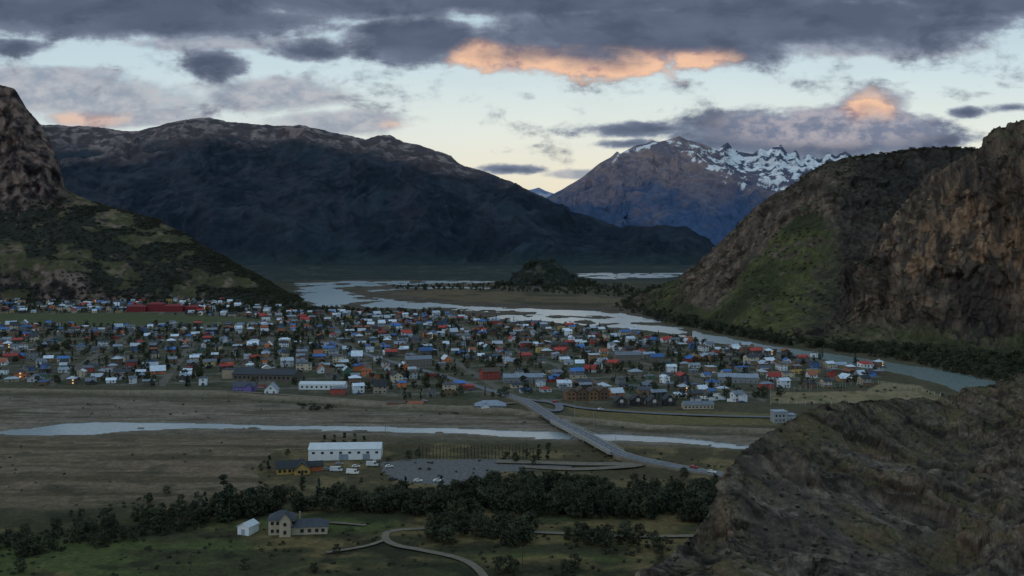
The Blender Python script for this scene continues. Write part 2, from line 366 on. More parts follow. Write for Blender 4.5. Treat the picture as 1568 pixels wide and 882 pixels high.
def dR(amp,fq,wa,wz,wamp,led,kind):
    def f(P,V,PX):
        x,y,z=P[...,0],P[...,1],P[...,2]
        vm=V.max()
        if kind==1: soft=1-.75*blur(pip(GREEN,CX+x/y*F,HY-(z-H)/y*F),12)
        else: soft=sst(.5,1.2,V)*.85+.15
        k=sst(0,0.6,V)*sst(vm,vm-0.8,V)*(1-0.8*np.exp(-((V-(vm-1))/0.3)**2))
        w=fbm(x/120,y/120,z/120,3)*50
        k2=sst(0,0.6,V)*sst(vm,vm-0.8,V)
        w2=fbm(x/20,y/20,z/20,3)*8
        hb,cr_=worley((x+w2)/wa,(y+w2)/wa,(z+w2)/wz); hb2,cr2=worley((x+w2)/(wa*.38),(y-w2)/(wa*.38),z/(wz*.4))
        lw=z/31+x/90+fbm(x/60,y/60,z/60,3)*.8; saw=lw-np.floor(lw)
        big=fbm(x/200,y/200,z/200,4); msk=sst(-.3,.15,fbm(x/70,y/70,z/50,3)+.1)*soft
        d=k*((ridg((x+w)/fq,y/fq,z/330,7,0.52)-.3)*amp*(.4+.6*soft)+big*amp*0.8+ (hb*wamp+ led*saw**2)*(.35*soft+.65*msk))+k2*(hb2*wamp*.3*soft+fbm(x/16,y/16,z/24,4,0.6)*1.6)
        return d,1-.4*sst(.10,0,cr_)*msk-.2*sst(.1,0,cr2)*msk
    return f
cliff=attr_mat('cliff_rock',0.16,0.62,1.35,1.0,3.5,(1,1,0.35))
def z0(px_,py_): return (px_,py_+0.6,dist(py_))
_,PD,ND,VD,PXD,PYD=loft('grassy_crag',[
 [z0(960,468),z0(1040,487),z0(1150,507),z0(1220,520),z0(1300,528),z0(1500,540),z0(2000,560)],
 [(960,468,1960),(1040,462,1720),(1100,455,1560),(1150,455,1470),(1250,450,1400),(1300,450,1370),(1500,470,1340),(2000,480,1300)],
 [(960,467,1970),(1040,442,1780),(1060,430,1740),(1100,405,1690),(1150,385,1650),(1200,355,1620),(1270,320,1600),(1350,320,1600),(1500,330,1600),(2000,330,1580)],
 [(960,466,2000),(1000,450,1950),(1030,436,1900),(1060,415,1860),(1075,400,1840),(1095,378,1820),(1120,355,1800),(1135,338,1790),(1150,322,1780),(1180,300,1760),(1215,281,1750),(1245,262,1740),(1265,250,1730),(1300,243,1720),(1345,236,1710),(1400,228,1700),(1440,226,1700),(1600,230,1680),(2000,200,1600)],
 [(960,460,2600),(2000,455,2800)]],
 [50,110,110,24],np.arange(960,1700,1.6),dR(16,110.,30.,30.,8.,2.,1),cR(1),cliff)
_,PE,NE,VE,PXE,PYE=loft('rock_cliff',[
 [z0(1215,533),z0(1300,530),z0(1400,538),z0(1480,545),z0(1568,556),z0(1800,590),z0(2300,640)],
 [(1215,530,1175),(1260,515,1205),(1300,498,1215),(1400,492,1180),(1480,495,1150),(1568,500,1110),(1800,510,960),(2300,530,800)],
 [(1215,529,1180),(1270,498,1235),(1300,450,1245),(1350,400,1240),(1400,330,1225),(1430,300,1215),(1470,290,1200),(1568,270,1150),(1800,240,1000),(2300,200,850)],
 [(1215,528,1190),(1240,520,1220),(1270,492,1250),(1290,455,1262),(1310,415,1270),(1340,368,1275),(1365,332,1280),(1400,290,1285),(1430,262,1290),(1455,250,1290),(1490,236,1285),(1508,226,1275),(1514,208,1275),(1530,198,1265),(1568,188,1245),(1650,170,1210),(1800,130,1100),(2300,20,950)],
 [(1215,500,1700),(2300,450,1900)]],
 [50,150,130,24],np.arange(1215,2100,1.3),dR(22,60.,22.,46.,11.,6.,2),cR(2),cliff)
def dK(P,V,PX): return fbm(P[...,0]/40,P[...,1]/40,P[...,2]/40,5)*7*sst(0,0.4,V)*sst(2,1.6,V)
def cK(P,N,V,PX,PY):
    n=fbm(P[...,0]/30,P[...,1]/30,P[...,2]/30,5); return mixc(np.zeros(P.shape)+C(26,30,28),C(48,48,42),sst(0.1,0.4,n))
_,PK,NK,VK,PXK,PYK=loft('wooded_knoll',[[z0(760,438),z0(910,438)],[(760,437,2950),(780,430,3000),(800,410,3010),(815,401,3010),(830,397,3010),(845,400,3010),(865,411,3010),(885,427,3000),(910,437,2950)],[(760,436,3300),(910,436,3300)]],[40,30],np.arange(760,911,1.5),dK,cK,hillmat)
Ec=[(860,1010,80),(930,935,92),(985,884,105),(1030,850,118),(1060,817,128),(1085,783,140),(1100,750,150),(1115,717,158),(1140,690,168),(1170,664,180),(1200,645,190),(1260,621,205),(1330,612,220),(1400,613,232),(1440,611,240),(1480,598,248),(1520,588,250),(1568,570,250),(1700,530,245),(2400,380,220)]
def erow(t,dd,near=42,py0=1300): return [(a,py0+(b_-py0)*t,near+(d-near)*dd) for a,b_,d in Ec]
def dF(P,V,PX):
    x,y,z=P[...,0],P[...,1],P[...,2]
    k0=sst(0,0.4,V)*sst(5,4.4,V); k=k0*(1-0.75*np.exp(-((V-4)/0.18)**2))
    sz=np.clip(y/130,0.4,1.3)
    w=fbm(x/22,y/22,z/22,3)*5; w2=fbm(x/5,y/5,z/5,4)*1.3
    q=x*0.50-y*0.25+z*1.2+w; r_=x*0.8+y*0.5+z*0.2
    a=(ridg(q/15,r_/42,y/60,5,0.42)-.4)*3.0+fbm(x/34,y/34,z/34,3)*3.0
    h1,c1=worley((q+w2)/8,(r_+w2)/19,(y-w2)/15); h2,c2=worley((q+w2)/2.4,(r_-w2)/5.5,(y+w2)/5)
    h3,c3=worley((q-w2)/.9,(r_+w2)/1.9,y/1.9)
    msk=sst(-.28,.18,fbm(x/16,y/16,z/16,4)+.1)
    f1=.3+.7*sst(0,.16,c1); f2_=.3+.7*sst(0,.14,c2)
    d=k*(a+h1*f1*2.5*(.38+.62*msk))*sz+k0*(h2*f2_*.82*(.22+.78*msk)*sz+h3*.22*(.3+.7*msk)+fbm(x/4,y/4,z/4,5,0.55)*0.42*sz)
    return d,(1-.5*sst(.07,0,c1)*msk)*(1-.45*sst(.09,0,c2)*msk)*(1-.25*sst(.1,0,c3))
def cF(P,N,V,PX,PY):
    x,y,z=P[...,0],P[...,1],P[...,2]
    n=fbm(x/14,y/14,z/14,6,0.6); n2=fbm(x/2.5,y/2.5,z/2.5,5,0.65); q=x*0.50-y*0.25+z*1.2
    st=fbm(q/1.8,(x+y)/12,z/6,5,0.6); n5=fbm(x/.7,y/.7,z/.7,3,.6)
    c=mixc(np.zeros(P.shape)+C(60,53,48),C(97,86,76),sst(-0.2,0.5,st*.6+n2*0.4+n*.3)); c=mixc(c,C(33,30,29),sst(0.2,0.55,-st*.7-n2*0.5)*0.6)
    c=mixc(c,C(96,74,60),sst(0.1,0.45,n)*0.45)
    g=sst(0.6,0.85,N[...,2]+n2*0.25)*sst(-0.2,0.2,n+n2*.35+0.45*sst(740,620,PY)-0.18)
    gc=mixc(np.zeros(P.shape)+C(74,63,44),C(52,51,33),sst(-0.2,0.3,n2+n5*.5))
    c=c*(1-g[...,None]*0.85)+gc*g[...,None]*0.85
    return c*(1+0.22*n2+.2*n5)[...,None]
fr=attr_mat('foreground_rock',1.6,0.62,1.35,0.9,0.3,(1,1,1),det=8)
_,PF,NF,VF,PXF,PYF=loft('foreground_rock_slope',[erow(0,0),erow(0.35,0.22),erow(0.62,0.45),erow(0.84,0.74),erow(1,1),[(860,1150,240),(2400,900,345)]],
 [30,110,180,200,40],np.concatenate([np.arange(860,1680,1.15),np.arange(1680,2400,10)]),dF,cF,fr)

# ================================================================= BUILDER
class MB:
    def __init__(s): s.v=[];s.f=[];s.m=[];s.mats=[]
    def mi(s,m):
        if m not in s.mats: s.mats.append(m)
        return s.mats.index(m)
    def poly(s,pts,m):
        i=len(s.v); s.v+=[tuple(p) for p in pts]; s.f.append(tuple(range(i,i+len(pts)))); s.m.append(s.mi(m))
    def hexa(s,p,m):
        i=len(s.v); s.v+=[tuple(a) for a in p]
        for q in ((3,2,1,0),(4,5,6,7),(0,1,5,4),(1,2,6,5),(2,3,7,6),(3,0,4,7)):
            s.f.append(tuple(i+k for k in q)); s.m.append(s.mi(m))
    def box(s,x0,x1,y0,y1,z0,z1,m):
        s.hexa([(x0,y0,z0),(x1,y0,z0),(x1,y1,z0),(x0,y1,z0),(x0,y0,z1),(x1,y0,z1),(x1,y1,z1),(x0,y1,z1)],m)
    def cyl(s,p0,p1,r0,r1,n,m):
        p0=Vector(p0);p1=Vector(p1);d=(p1-p0).normalized(); a=d.orthogonal().normalized(); b=d.cross(a)
        i=len(s.v)
        for p,r in ((p0,r0),(p1,r1)):
            for k in range(n):
                t=2*math.pi*k/n; s.v.append(tuple(p+a*math.cos(t)*r+b*math.sin(t)*r))
        for k in range(n):
            s.f.append((i+k,i+(k+1)%n,i+n+(k+1)%n,i+n+k)); s.m.append(s.mi(m))
        s.f.append(tuple(i+n+k for k in range(n))); s.m.append(s.mi(m))
        s.f.append(tuple(i+n-1-k for k in range(n))); s.m.append(s.mi(m))
    def mesh(s,name):
        me=bpy.data.meshes.new(name); me.from_pydata(s.v,[],s.f)
        for m in s.mats: me.materials.append(m)
        me.polygons.foreach_set('material_index',s.m); me.update(); return me
def put(name,me,x,y,z=0,rot=0,sc=1,parent=None):
    ob=bpy.data.objects.new(name,me); ob.location=(x,y,z); ob.rotation_euler=(0,0,rot)
    ob.scale=(sc,)*3 if not hasattr(sc,'__len__') else sc
    if parent: ob.parent=parent
    col_root.objects.link(ob); return ob
def empty(name):
    e=bpy.data.objects.new(name,None); col_root.objects.link(e); return e

WALL={k:plain_mat('wall_'+k,C(*v),0.85,0.15,0.5,objrand=0.3) for k,v in dict(white=(154,157,163),cream=(136,126,110),grey=(96,98,102),brown=(82,65,54),wood=(102,78,58),red=(124,48,40),orange=(158,88,54),blue=(58,86,130),green=(52,82,68),yellow=(148,122,70),stone=(86,80,74),dark=(46,43,44),purple=(84,72,118),hotelred=(96,30,34)).items()}
ROOF={k:plain_mat('roof_'+k,C(*v),0.6,0.18,0.4,spec=0.3,objrand=0.3) for k,v in dict(zinc=(102,110,122),light=(146,154,166),dark=(48,52,60),black=(36,38,44),red=(124,44,40),green=(44,74,62),blue=(46,80,128),brown=(66,54,47),rust=(104,62,46),grey=(80,86,96),hotelred=(88,30,34)).items()}
shedw=plain_mat('white_cladding',(0.60,0.62,0.65),0.7,0.08,0.3); shedr=plain_mat('white_metal_roof',(0.52,0.55,0.59),0.5,0.1,0.3)
glass,_n,_b=base_mat('window_glass',0.15,0.6); _b.inputs['Base Color'].default_value=(0.02,0.025,0.03,1)
trim=plain_mat('trim_white',(0.42,0.42,0.42),0.6,0.1); conc=plain_mat('concrete',(0.26,0.25,0.24),0.9,0.2); steel=plain_mat('steel',(0.2,0.21,0.22),0.5,0.1)
lampm,_n,_b=base_mat('lit_window',0.5); _b.inputs['Base Color'].default_value=(0.8,0.5,0.2,1); _b.inputs['Emission Color'].default_value=(1,0.6,0.25,1); _b.inputs['Emission Strength'].default_value=0.7

def win_rows(mb,l,w,h,st,step=2.6,gm=None,seed=0):
    rr=random.Random(seed); ww=1.3; wh=1.2
    for s in range(st):
        zc=1.5+s*2.7
        if zc+0.7>h: break
        n=max(1,int((l-1.2)//step))
        for i in range(n):
            x=-l/2+(i+0.5)*l/n
            if rr.random()<0.15: continue
            for sg in (-1,1):
                y=sg*w/2
                mb.box(x-ww/2-.12,x+ww/2+.12,min(y,y+sg*.05),max(y,y+sg*.05),zc-wh/2-.12,zc+wh/2+.12,trim)
                mb.box(x-ww/2,x+ww/2,min(y+sg*.05,y+sg*.08),max(y+sg*.05,y+sg*.08),zc-wh/2,zc+wh/2,(gm if gm and i==1 and sg<0 else glass))
        n=max(1,int((w-1.5)//3))
        for i in range(n):
            y=-w/2+(i+0.5)*w/n
            for sg in (-1,1):
                x=sg*l/2
                mb.box(min(x,x+sg*.05),max(x,x+sg*.05),y-.77,y+.77,zc-.72,zc+.72,trim)
                mb.box(min(x+sg*.05,x+sg*.08),max(x+sg*.05,x+sg*.08),y-.65,y+.65,zc-.6,zc+.6,glass)
def gable(mb,l,w,h,rh,wm_,rm,cx=0,cy=0,swap=False,ov=0.5):
    def T(x,y,z): return (cx+(y if swap else x),cy+(x if swap else y),z)
    def hx(p,m): mb.hexa([T(*a) for a in p],m)
    hx([(-l/2,-w/2,-.6),(l/2,-w/2,-.6),(l/2,w/2,-.6),(-l/2,w/2,-.6),(-l/2,-w/2,h),(l/2,-w/2,h),(l/2,w/2,h),(-l/2,w/2,h)],wm_)
    for sx_ in (-l/2,l/2): mb.poly([T(sx_,-w/2,h),T(sx_,w/2,h),T(sx_,0,h+rh)],wm_)
    sl=rh/(w/2); t=0.22
    for s in (-1,1):
        ye=s*(w/2+ov); ze=h-ov*sl+.02
        hx([(-l/2-ov,ye,ze),(l/2+ov,ye,ze),(l/2+ov,0,h+rh+.02),(-l/2-ov,0,h+rh+.02),(-l/2-ov,ye,ze+t),(l/2+ov,ye,ze+t),(l/2+ov,0,h+rh+t),(-l/2-ov,0,h+rh+t)],rm)
def hip(mb,l,w,h,rh,wm_,rm,cx=0,cy=0,ov=0.6):
    mb.box(cx-l/2,cx+l/2,cy-w/2,cy+w/2,-.6,h,wm_)
    a=l/2+ov;b_=w/2+ov; r=max(0.2,l/2-w/2)
    v=[(cx-a,cy-b_,h+.01),(cx+a,cy-b_,h+.01),(cx+a,cy+b_,h+.01),(cx-a,cy+b_,h+.01),(cx-r,cy,h+rh),(cx+r,cy,h+rh)]
    mb.poly([v[0],v[1],v[5],v[4]],rm); mb.poly([v[1],v[2],v[5]],rm); mb.poly([v[2],v[3],v[4],v[5]],rm); mb.poly([v[3],v[0],v[4]],rm); mb.poly([v[3],v[2],v[1],v[0]],rm)
def flat(mb,l,w,h,wm_,rm,cx=0,cy=0,shed=0.0):
    mb.box(cx-l/2,cx+l/2,cy-w/2,cy+w/2,-.6,h,wm_)
    a=l/2+.35;b_=w/2+.35
    mb.hexa([(cx-a,cy-b_,h+.01),(cx+a,cy-b_,h+.01),(cx+a,cy+b_,h+.01+shed),(cx-a,cy+b_,h+.01+shed),(cx-a,cy-b_,h+.3),(cx+a,cy-b_,h+.3),(cx+a,cy+b_,h+.3+shed),(cx-a,cy+b_,h+.3+shed)],rm)
    if shed>0.3:
        mb.poly([(cx-l/2,cy-w/2,h),(cx-l/2,cy+w/2,h),(cx-l/2,cy+w/2,h+shed)],wm_); mb.poly([(cx+l/2,cy-w/2,h),(cx+l/2,cy+w/2,h),(cx+l/2,cy+w/2,h+shed)],wm_)
        mb.poly([(cx-l/2,cy+w/2,h),(cx+l/2,cy+w/2,h),(cx+l/2,cy+w/2,h+shed),(cx-l/2,cy+w/2,h+shed)],wm_)
def door(mb,x,y,s):
    mb.box(x-.55,x+.55,min(y,y+s*.06),max(y,y+s*.06),0,2.1,WALL['brown'])
def house_mesh(i,wk,rk,style,l,w,st):
    mb=MB(); h=2.9 if st==1 else 5.5; wl=WALL[wk]; rf=ROOF[rk]
    if style=='gable': gable(mb,l,w,h,w*0.28,wl,rf)
    elif style=='steep': gable(mb,l,w,h,w*0.48,wl,rf)
    elif style=='hip': hip(mb,l,w,h,w*0.27,wl,rf)
    elif style=='flat': flat(mb,l,w,h,wl,rf,shed=0.15)
    elif style=='shed': flat(mb,l,w,h,wl,rf,shed=1.5)
    elif style=='ell':
        gable(mb,l,w,h,w*0.3,wl,rf); gable(mb,w*1.3,w*0.75,h-.25,w*0.25,wl,rf,cx=l*0.22,cy=-w*0.5,swap=True)
    elif style=='lean':
        gable(mb,l,w,h,w*0.3,wl,rf); flat(mb,l*0.6,w*0.45,2.3,WALL['wood'],ROOF['zinc'],cx=-l*0.1,cy=-w*0.5-w*0.235,shed=0.2)
    win_rows(mb,l,w,h,st,seed=i,gm=lampm if i%30==5 else None); door(mb,-l*0.03,-w/2,-1); door(mb,l*0.1,w/2,1)
    mb.box(l*.2,l*.2+.6,w*.1,w*.1+.6,h*.6,h+w*.32+.7,conc)
    return mb.mesh('house_mesh')
wks=['white']*7+['cream']*4+['grey']*4+['brown']*4+['wood']*4+['red','red','orange','orange','blue','green','yellow','yellow','stone','stone','dark','dark','dark']
rks=['zinc']*7+['light']*6+['dark']*6+['black']*3+['red','red','red','green','blue','blue','brown','brown','rust','grey','grey','grey']
HM=[]
rr=random.Random(3)
for i in range(90):
    st=1 if rr.random()<0.62 else 2
    HM.append(house_mesh(i,rr.choice(wks),rr.choice(rks),rr.choice(['gable','gable','steep','hip','flat','shed','ell','ell','lean']),rr.uniform(7.5,13.5),rr.uniform(5.5,9),st))

SPECIAL=[]
def special(name,pxc,pyb,rot,fn,rad):
    mb=MB(); fn(mb); x,y=G(pxc,pyb); SPECIAL.append((x,y,rad)); return put(name,mb.mesh(name),x,y,0,rot)
def f(mb):
    gable(mb,40,16,6,2.2,shedw,shedr,ov=0.3)
    for i in range(8): mb.box(-18+i*5,-16.4+i*5,-8.06,-8,3.6,4.8,glass)
    mb.box(-3,2,-8.08,-8,0,3.4,ROOF['zinc']); mb.box(10,14,-8.08,-8,0,3.4,ROOF['zinc'])
    for i in range(2): mb.box(-20.06,-20,-5+i*6,-2+i*6,2,4,glass)
special('warehouse',530,700,0.06,f,26)
def f(mb):
    gable(mb,14,9,3,3,WALL['yellow'],ROOF['black'],cx=-3); gable(mb,13,8,2.8,3.4,WALL['yellow'],ROOF['black'],cx=3,cy=-2,swap=True); gable(mb,8,6,2.8,2,WALL['orange'],ROOF['black'],cx=10,cy=1)
    for x in (0.7,4.2): mb.box(x,x+1.4,-8.58,-8.5,.8,2.2,glass)
    for x in (-9,-6.6,-4,-1.8): mb.box(x,x+1.4,-4.58,-4.5,.8,2.2,glass)
special('lodge_house',453,722,0.25,f,14)
def f(mb):
    hip(mb,10,9,6.2,3,WALL['cream'],ROOF['dark'],cx=-5,cy=1); hip(mb,15,8,3.2,2.4,WALL['cream'],ROOF['dark'],cx=6.5,cy=0); gable(mb,5,4.5,7,3,WALL['cream'],ROOF['dark'],cx=-3,cy=-4,swap=True)
    for x in (-9,-6.8,-.4): 
        for z in (1,4.2): mb.box(x,x+1.2,-3.58,-3.5,z,z+1.4,glass)
    for x in (3,6,9,11.5): mb.box(x,x+1.4,-4.08,-4,.9,2.3,glass)
    mb.box(-3.6,-2.4,-6.58,-6.5,1,2.6,glass); mb.box(-3.6,-2.4,-6.58,-6.5,4.4,5.8,glass); mb.box(2,2.7,1,1.7,3,8.2,conc)
special('farmhouse',450,815,0.12,f,16)
def f(mb): gable(mb,7,5.5,3.4,1.5,shedw,shedr,swap=True,ov=.3); mb.box(-.9,.9,-3.58,-3.5,0,2.4,ROOF['zinc'])
special('white_shed',380,816,-0.35,f,7)
def f(mb):
    gable(mb,56,24,5.5,3.2,WALL['stone'],ROOF['dark'],ov=1); flat(mb,14,12,8,WALL['cream'],ROOF['dark'],cx=-34,cy=2)
    for i in range(13): mb.box(-26+i*4,-24+i*4,-12.07,-12,1.5,3.6,glass)
special('sports_hall',410,580,-0.12,f,42)
def f(mb):
    gable(mb,38,13,4.2,1.8,shedw,shedr,ov=.3)
    for i in range(9): mb.box(-17+i*4,-15.4+i*4,-6.57,-6.5,1.5,3,glass)
special('white_hall',495,595,-0.02,f,24)
def f(mb): gable(mb,18,10,4.5,3,WALL['purple'],ROOF['dark']); win_rows(mb,18,10,4.5,1); gable(mb,6,5,4.4,2.6,WALL['purple'],ROOF['dark'],cx=4,cy=-5,swap=True)
special('purple_house',375,599,0.1,f,12)
def f(mb): gable(mb,12,10,3.4,4.6,shedw,ROOF['zinc'],swap=True); [mb.box(x,x+1.4,-6.07,-6,1,2.4,glass) for x in (-3.4,1.8)]; mb.box(-.7,.7,-6.07,-6,4,5.4,glass)
special('white_gable_house',416,602,0.1,f,9)
def f(mb): gable(mb,13,7,2.6,1.4,WALL['red'],ROOF['brown'],cx=-7); gable(mb,11,6.5,2.5,1.3,WALL['brown'],ROOF['rust'],cx=7.5); [mb.box(-12+i*2.4,-10.9+i*2.4,-3.57,-3.5,1,2.1,glass) for i in range(5)]
special('red_barracks',622,622,-0.08,f,16)
def f(mb): hip(mb,22,12,3.2,3.2,WALL['grey'],ROOF['zinc']); win_rows(mb,22,12,3.2,1); gable(mb,7,6,3,2.4,WALL['white'],ROOF['zinc'],cx=-4,cy=-5,swap=True)
special('ranger_station',751,626,0.05,f,14)
def f(mb):
    for i,(h_,l_) in enumerate(((9,34),(13,30),(10,34),(8,26))):
        hip(mb,l_,15,h_,4,WALL['hotelred'],ROOF['hotelred'],cx=-50+i*33,cy=(i%2)*5)
        for s in range(int(h_//3)):
            for k_ in range(int(l_//4)):
                x=-50+i*33-l_/2+1.5+k_*4; mb.box(x,x+1.6,-7.6+(i%2)*5,-7.5+(i%2)*5,1+s*3,2.6+s*3,glass)
special('red_hotel',253,477,0.0,f,68)
def f(mb):
    for i in range(4):
        gable(mb,13,8,5.8+(i%2),3,WALL[('wood','brown','wood','brown')[i]],ROOF['brown'],cx=-13+i*8.6,swap=True)
        for z in (1,4): 
            for x in (-2.2,.8): mb.box(-13+i*8.6+x,-13+i*8.6+x+1.4,-6.57,-6.5,z,z+1.5,glass)
special('timber_hostel',898,611,0.12,f,20)
for k_,pxx in enumerate((950,975,1000,1024)):
    def f(mb): gable(mb,10,9,4.5,3.6,WALL['dark'],ROOF['black'],swap=True); [mb.box(x,x+1.4,-5.07,-5,z,z+1.4,glass) for x in (-2.8,1.4) for z in (1,)]; mb.box(-1.2,1.2,-5.07,-5,3.4,5.6,trim)
    special('dark_gable_cabin',pxx,622-(k_%2)*2,0.08,f,7)
def f(mb): gable(mb,22,9,3.2,2,WALL['cream'],ROOF['grey']); win_rows(mb,22,9,3.2,1)
special('long_bungalow',1068,625,0.05,f,13)
def f(mb):
    flat(mb,9,8,7.5,WALL['grey'],ROOF['zinc'],cx=-2); flat(mb,6,6,5,WALL['grey'],ROOF['zinc'],cx=6,cy=1)
    [mb.box(-6+x,-5+x,-4.06,-4,1+z,2.6+z,glass) for x in (0.3,2.8,5.4) for z in (0,3)]
    for i in range(9): mb.cyl((-8+i*2.2,-6,-.2),(-8+i*2.2,-6,4),.1,.1,5,trim)
    mb.box(-8,9.6,-6.06,-5.94,3.8,4,trim)
special('pump_house',1197,646,0.1,f,10)
def f(mb): gable(mb,34,14,5,2.5,WALL['grey'],ROOF['zinc']); win_rows(mb,34,14,5,1,4)
special('bus_terminal',800,585,0.1,f,20)
special('school_building',1130,585,-0.2,f,20)
def f(mb): gable(mb,26,12,7,3,WALL['stone'],ROOF['grey']); win_rows(mb,26,12,7,2,3)
special('guest_house',640,560,0.3,f,16)
special('guest_house',960,553,0.1,f,16)
def f(mb): gable(mb,16,11,7,3,WALL['red'],ROOF['brown']); win_rows(mb,16,11,7,2,3)
special('guest_house',750,580,.3,f,14)

# ---------------- trees
bark=plain_mat('bark',(0.06,0.05,0.04),0.95,0.3,2)
def leafm(n,cc):
    m,nt,b=base_mat(n,0.85,0.15)
    oi=nd(nt,'ShaderNodeObjectInfo'); f_,raw=noise_fac(nt,0.55,2,0.5,1.6)
    r=nd(nt,'ShaderNodeMapRange'); r.inputs['To Min'].default_value=0.65; r.inputs['To Max'].default_value=1.4
    nt.links.new(oi.outputs['Random'],r.inputs['Value'])
    mm=nd(nt,'ShaderNodeMath',operation='MULTIPLY'); nt.links.new(f_,mm.inputs[0]); nt.links.new(r.outputs[0],mm.inputs[1])
    mul=nd(nt,'ShaderNodeVectorMath',operation='SCALE'); mul.inputs[0].default_value=cc
    nt.links.new(mm.outputs[0],mul.inputs['Scale']); nt.links.new(mul.outputs[0],b.inputs['Base Color']); return m
LF=[leafm('foliage_willow',(0.040,0.045,0.027)),leafm('foliage_poplar',(0.028,0.038,0.023)),leafm('foliage_pine',(0.020,0.030,0.022)),leafm('foliage_shrub',(0.042,0.042,0.028))]
def tree_mesh(kind,seed,nl,size):
    r=random.Random(seed); mb=MB(); lf=LF[{'broad':0,'poplar':1,'pine':2,'bush':3}[kind]]
    h={'broad':8,'poplar':13,'pine':10,'bush':2.6}[kind]
    if kind!='bush':
        mb.cyl((0,0,-.3),(r.uniform(-.2,.2),0,h*0.45),0.22,0.14,6,bark); mb.cyl((0,0,h*.43),(0,0,h*.93),.14,.03,5,bark)
        for k_ in range(5):
            a=r.uniform(0,6.28); z=h*r.uniform(.22,.5); L=h*(.25 if kind=='broad' else .1)
            mb.cyl((0,0,z),(math.cos(a)*L,math.sin(a)*L,z+L*(.8 if kind!='pine' else .1)),.09,.03,4,bark)
    cl=[]
    nc={'broad':26,'poplar':26,'pine':34,'bush':12}[kind]
    for k_ in range(nc):
        a=r.uniform(0,6.28); u=r.random()
        if kind=='broad':
            z=h*(.2+.76*u); R=h*.36*math.sqrt(max(0.05,1-((u-.42)/.62)**2))*r.uniform(.45,1.1); cl.append((math.cos(a)*R,math.sin(a)*R,z,h*.11*r.uniform(.7,1.4)))
        elif kind=='poplar':
            z=h*(.08+.9*u); R=h*.095*math.sin(math.pi*min(1,.15+u*.85))**.6*r.uniform(.2,1.1); cl.append((math.cos(a)*R,math.sin(a)*R,z,h*.055*r.uniform(.7,1.3)))
        elif kind=='pine':
            z=h*(.1+.88*u); R=h*.24*(1-u)**.85*r.uniform(.4,1.1); cl.append((math.cos(a)*R,math.sin(a)*R,z,h*.06*(1.4-u)))
        else:
            R=1.5*math.sqrt(r.random()); cl.append((math.cos(a)*R,math.sin(a)*R,r.uniform(.3,1.9)*(1-.25*R),.65*r.uniform(.6,1.3)))
    for (x,y,z,cr) in cl:
        for k_ in range(nl):
            dv=Vector((r.gauss(0,1),r.gauss(0,1),r.gauss(0,.8))).normalized()*cr*r.uniform(.5,1.1)
            c_=Vector((x,y,z))+dv; n_=(dv.normalized()+Vector((r.uniform(-.7,.7),r.uniform(-.7,.7),r.uniform(-.3,.9)))).normalized()
            a_=n_.orthogonal().normalized(); b__=n_.cross(a_); s1=size*r.uniform(.6,1.3); s2=s1*.6; t=r.uniform(0,3)
            e1=(a_*math.cos(t)+b__*math.sin(t))*s1; e2=(b__*math.cos(t)-a_*math.sin(t))*s2
            mb.poly([c_-e1,c_-e2*.9+e1*.1,c_+e1,c_+e2],lf)
    return mb.mesh(kind+'_tree_mesh')
BROAD=[tree_mesh('broad',i,26,.42) for i in range(4)]
POP=[tree_mesh('poplar',10+i,34,.42) for i in range(2)]
PINE=[tree_mesh('pine',20+i,20,.42) for i in range(2)]
BUSH=[tree_mesh('bush',30+i,16,.30) for i in range(4)]
rr=random.Random(11)
def scatter(poly,dens,clump):
    pts=[G(a,b_) for a,b_ in poly]; xs=[p[0] for p in pts]; ys=[p[1] for p in pts]
    x0,x1,y0,y1=min(xs),max(xs),min(ys),max(ys); n=int((x1-x0)*(y1-y0)*dens)
    X=RNG.uniform(x0,x1,n); Y=RNG.uniform(y0,y1,n)
    ok=pip(poly,CX+X/Y*F,HY+H*F/Y); X=X[ok];Y=Y[ok]
    if clump and len(X):
        k_=fbm(X/22,Y/22,5.0,3)>clump-0.5; X=X[k_];Y=Y[k_]
    return list(zip(X,Y))
def onroad(x,y):
    return any((x-a)**2+(y-b_)**2<(r*0.75)**2 for a,b_,r in SPECIAL)
def fill(parent,poly,dens,kinds,s0,s1,clump=0.0):
    k=0
    for x,y in scatter(poly,dens,clump):
        if onroad(x,y): continue
        s=rr.uniform(s0,s1)
        put('tree_part',rr.choice(kinds),x,y,0,rr.uniform(0,6.28),(s*rr.uniform(.9,1.2),s*rr.uniform(.9,1.2),s),parent); k+=1
    return k
belt=empty('riverside_woodland')
W1=[(300,799),(330,780),(420,766),(560,768),(640,764),(700,758),(760,746),(900,752),(1100,757),(1090,804),(1000,796),(900,794),(800,790),(700,794),(600,786),(480,782),(380,794),(330,804)]
n_=fill(belt,W1,0.11,BROAD+BROAD+[BUSH[0],BUSH[1],PINE[0]],.5,1.2,0.12)
n_+=fill(belt,[(660,808),(760,796),(815,808),(805,838),(700,838),(655,828)],.07,BROAD+BUSH[:2],.5,1.05,0.32)
n_+=fill(belt,[(-80,832),(0,822),(120,806),(240,790),(335,782),(345,805),(240,822),(150,842),(60,852),(-40,868),(-80,860)],.075,BROAD+BUSH*2,.4,.95,0.24)
n_+=fill(belt,[(860,820),(1000,820),(1060,835),(960,852),(870,848)],.05,BROAD+BUSH,.5,.9,0.3)
n_+=fill(belt,[(740,740),(800,732),(850,746),(760,756)],.05,BROAD+BUSH,.5,.9)
n_+=fill(belt,[(680,884),(760,862),(860,866),(930,850),(1000,884)],.03,BROAD+BUSH*2,.4,.8,.4)
n_+=fill(belt,[(120,775),(240,760),(330,765),(330,782),(180,796),(90,800)],.02,BROAD+BUSH*3,.35,.7,.4)
cb=empty('cliff_foot_woodland')
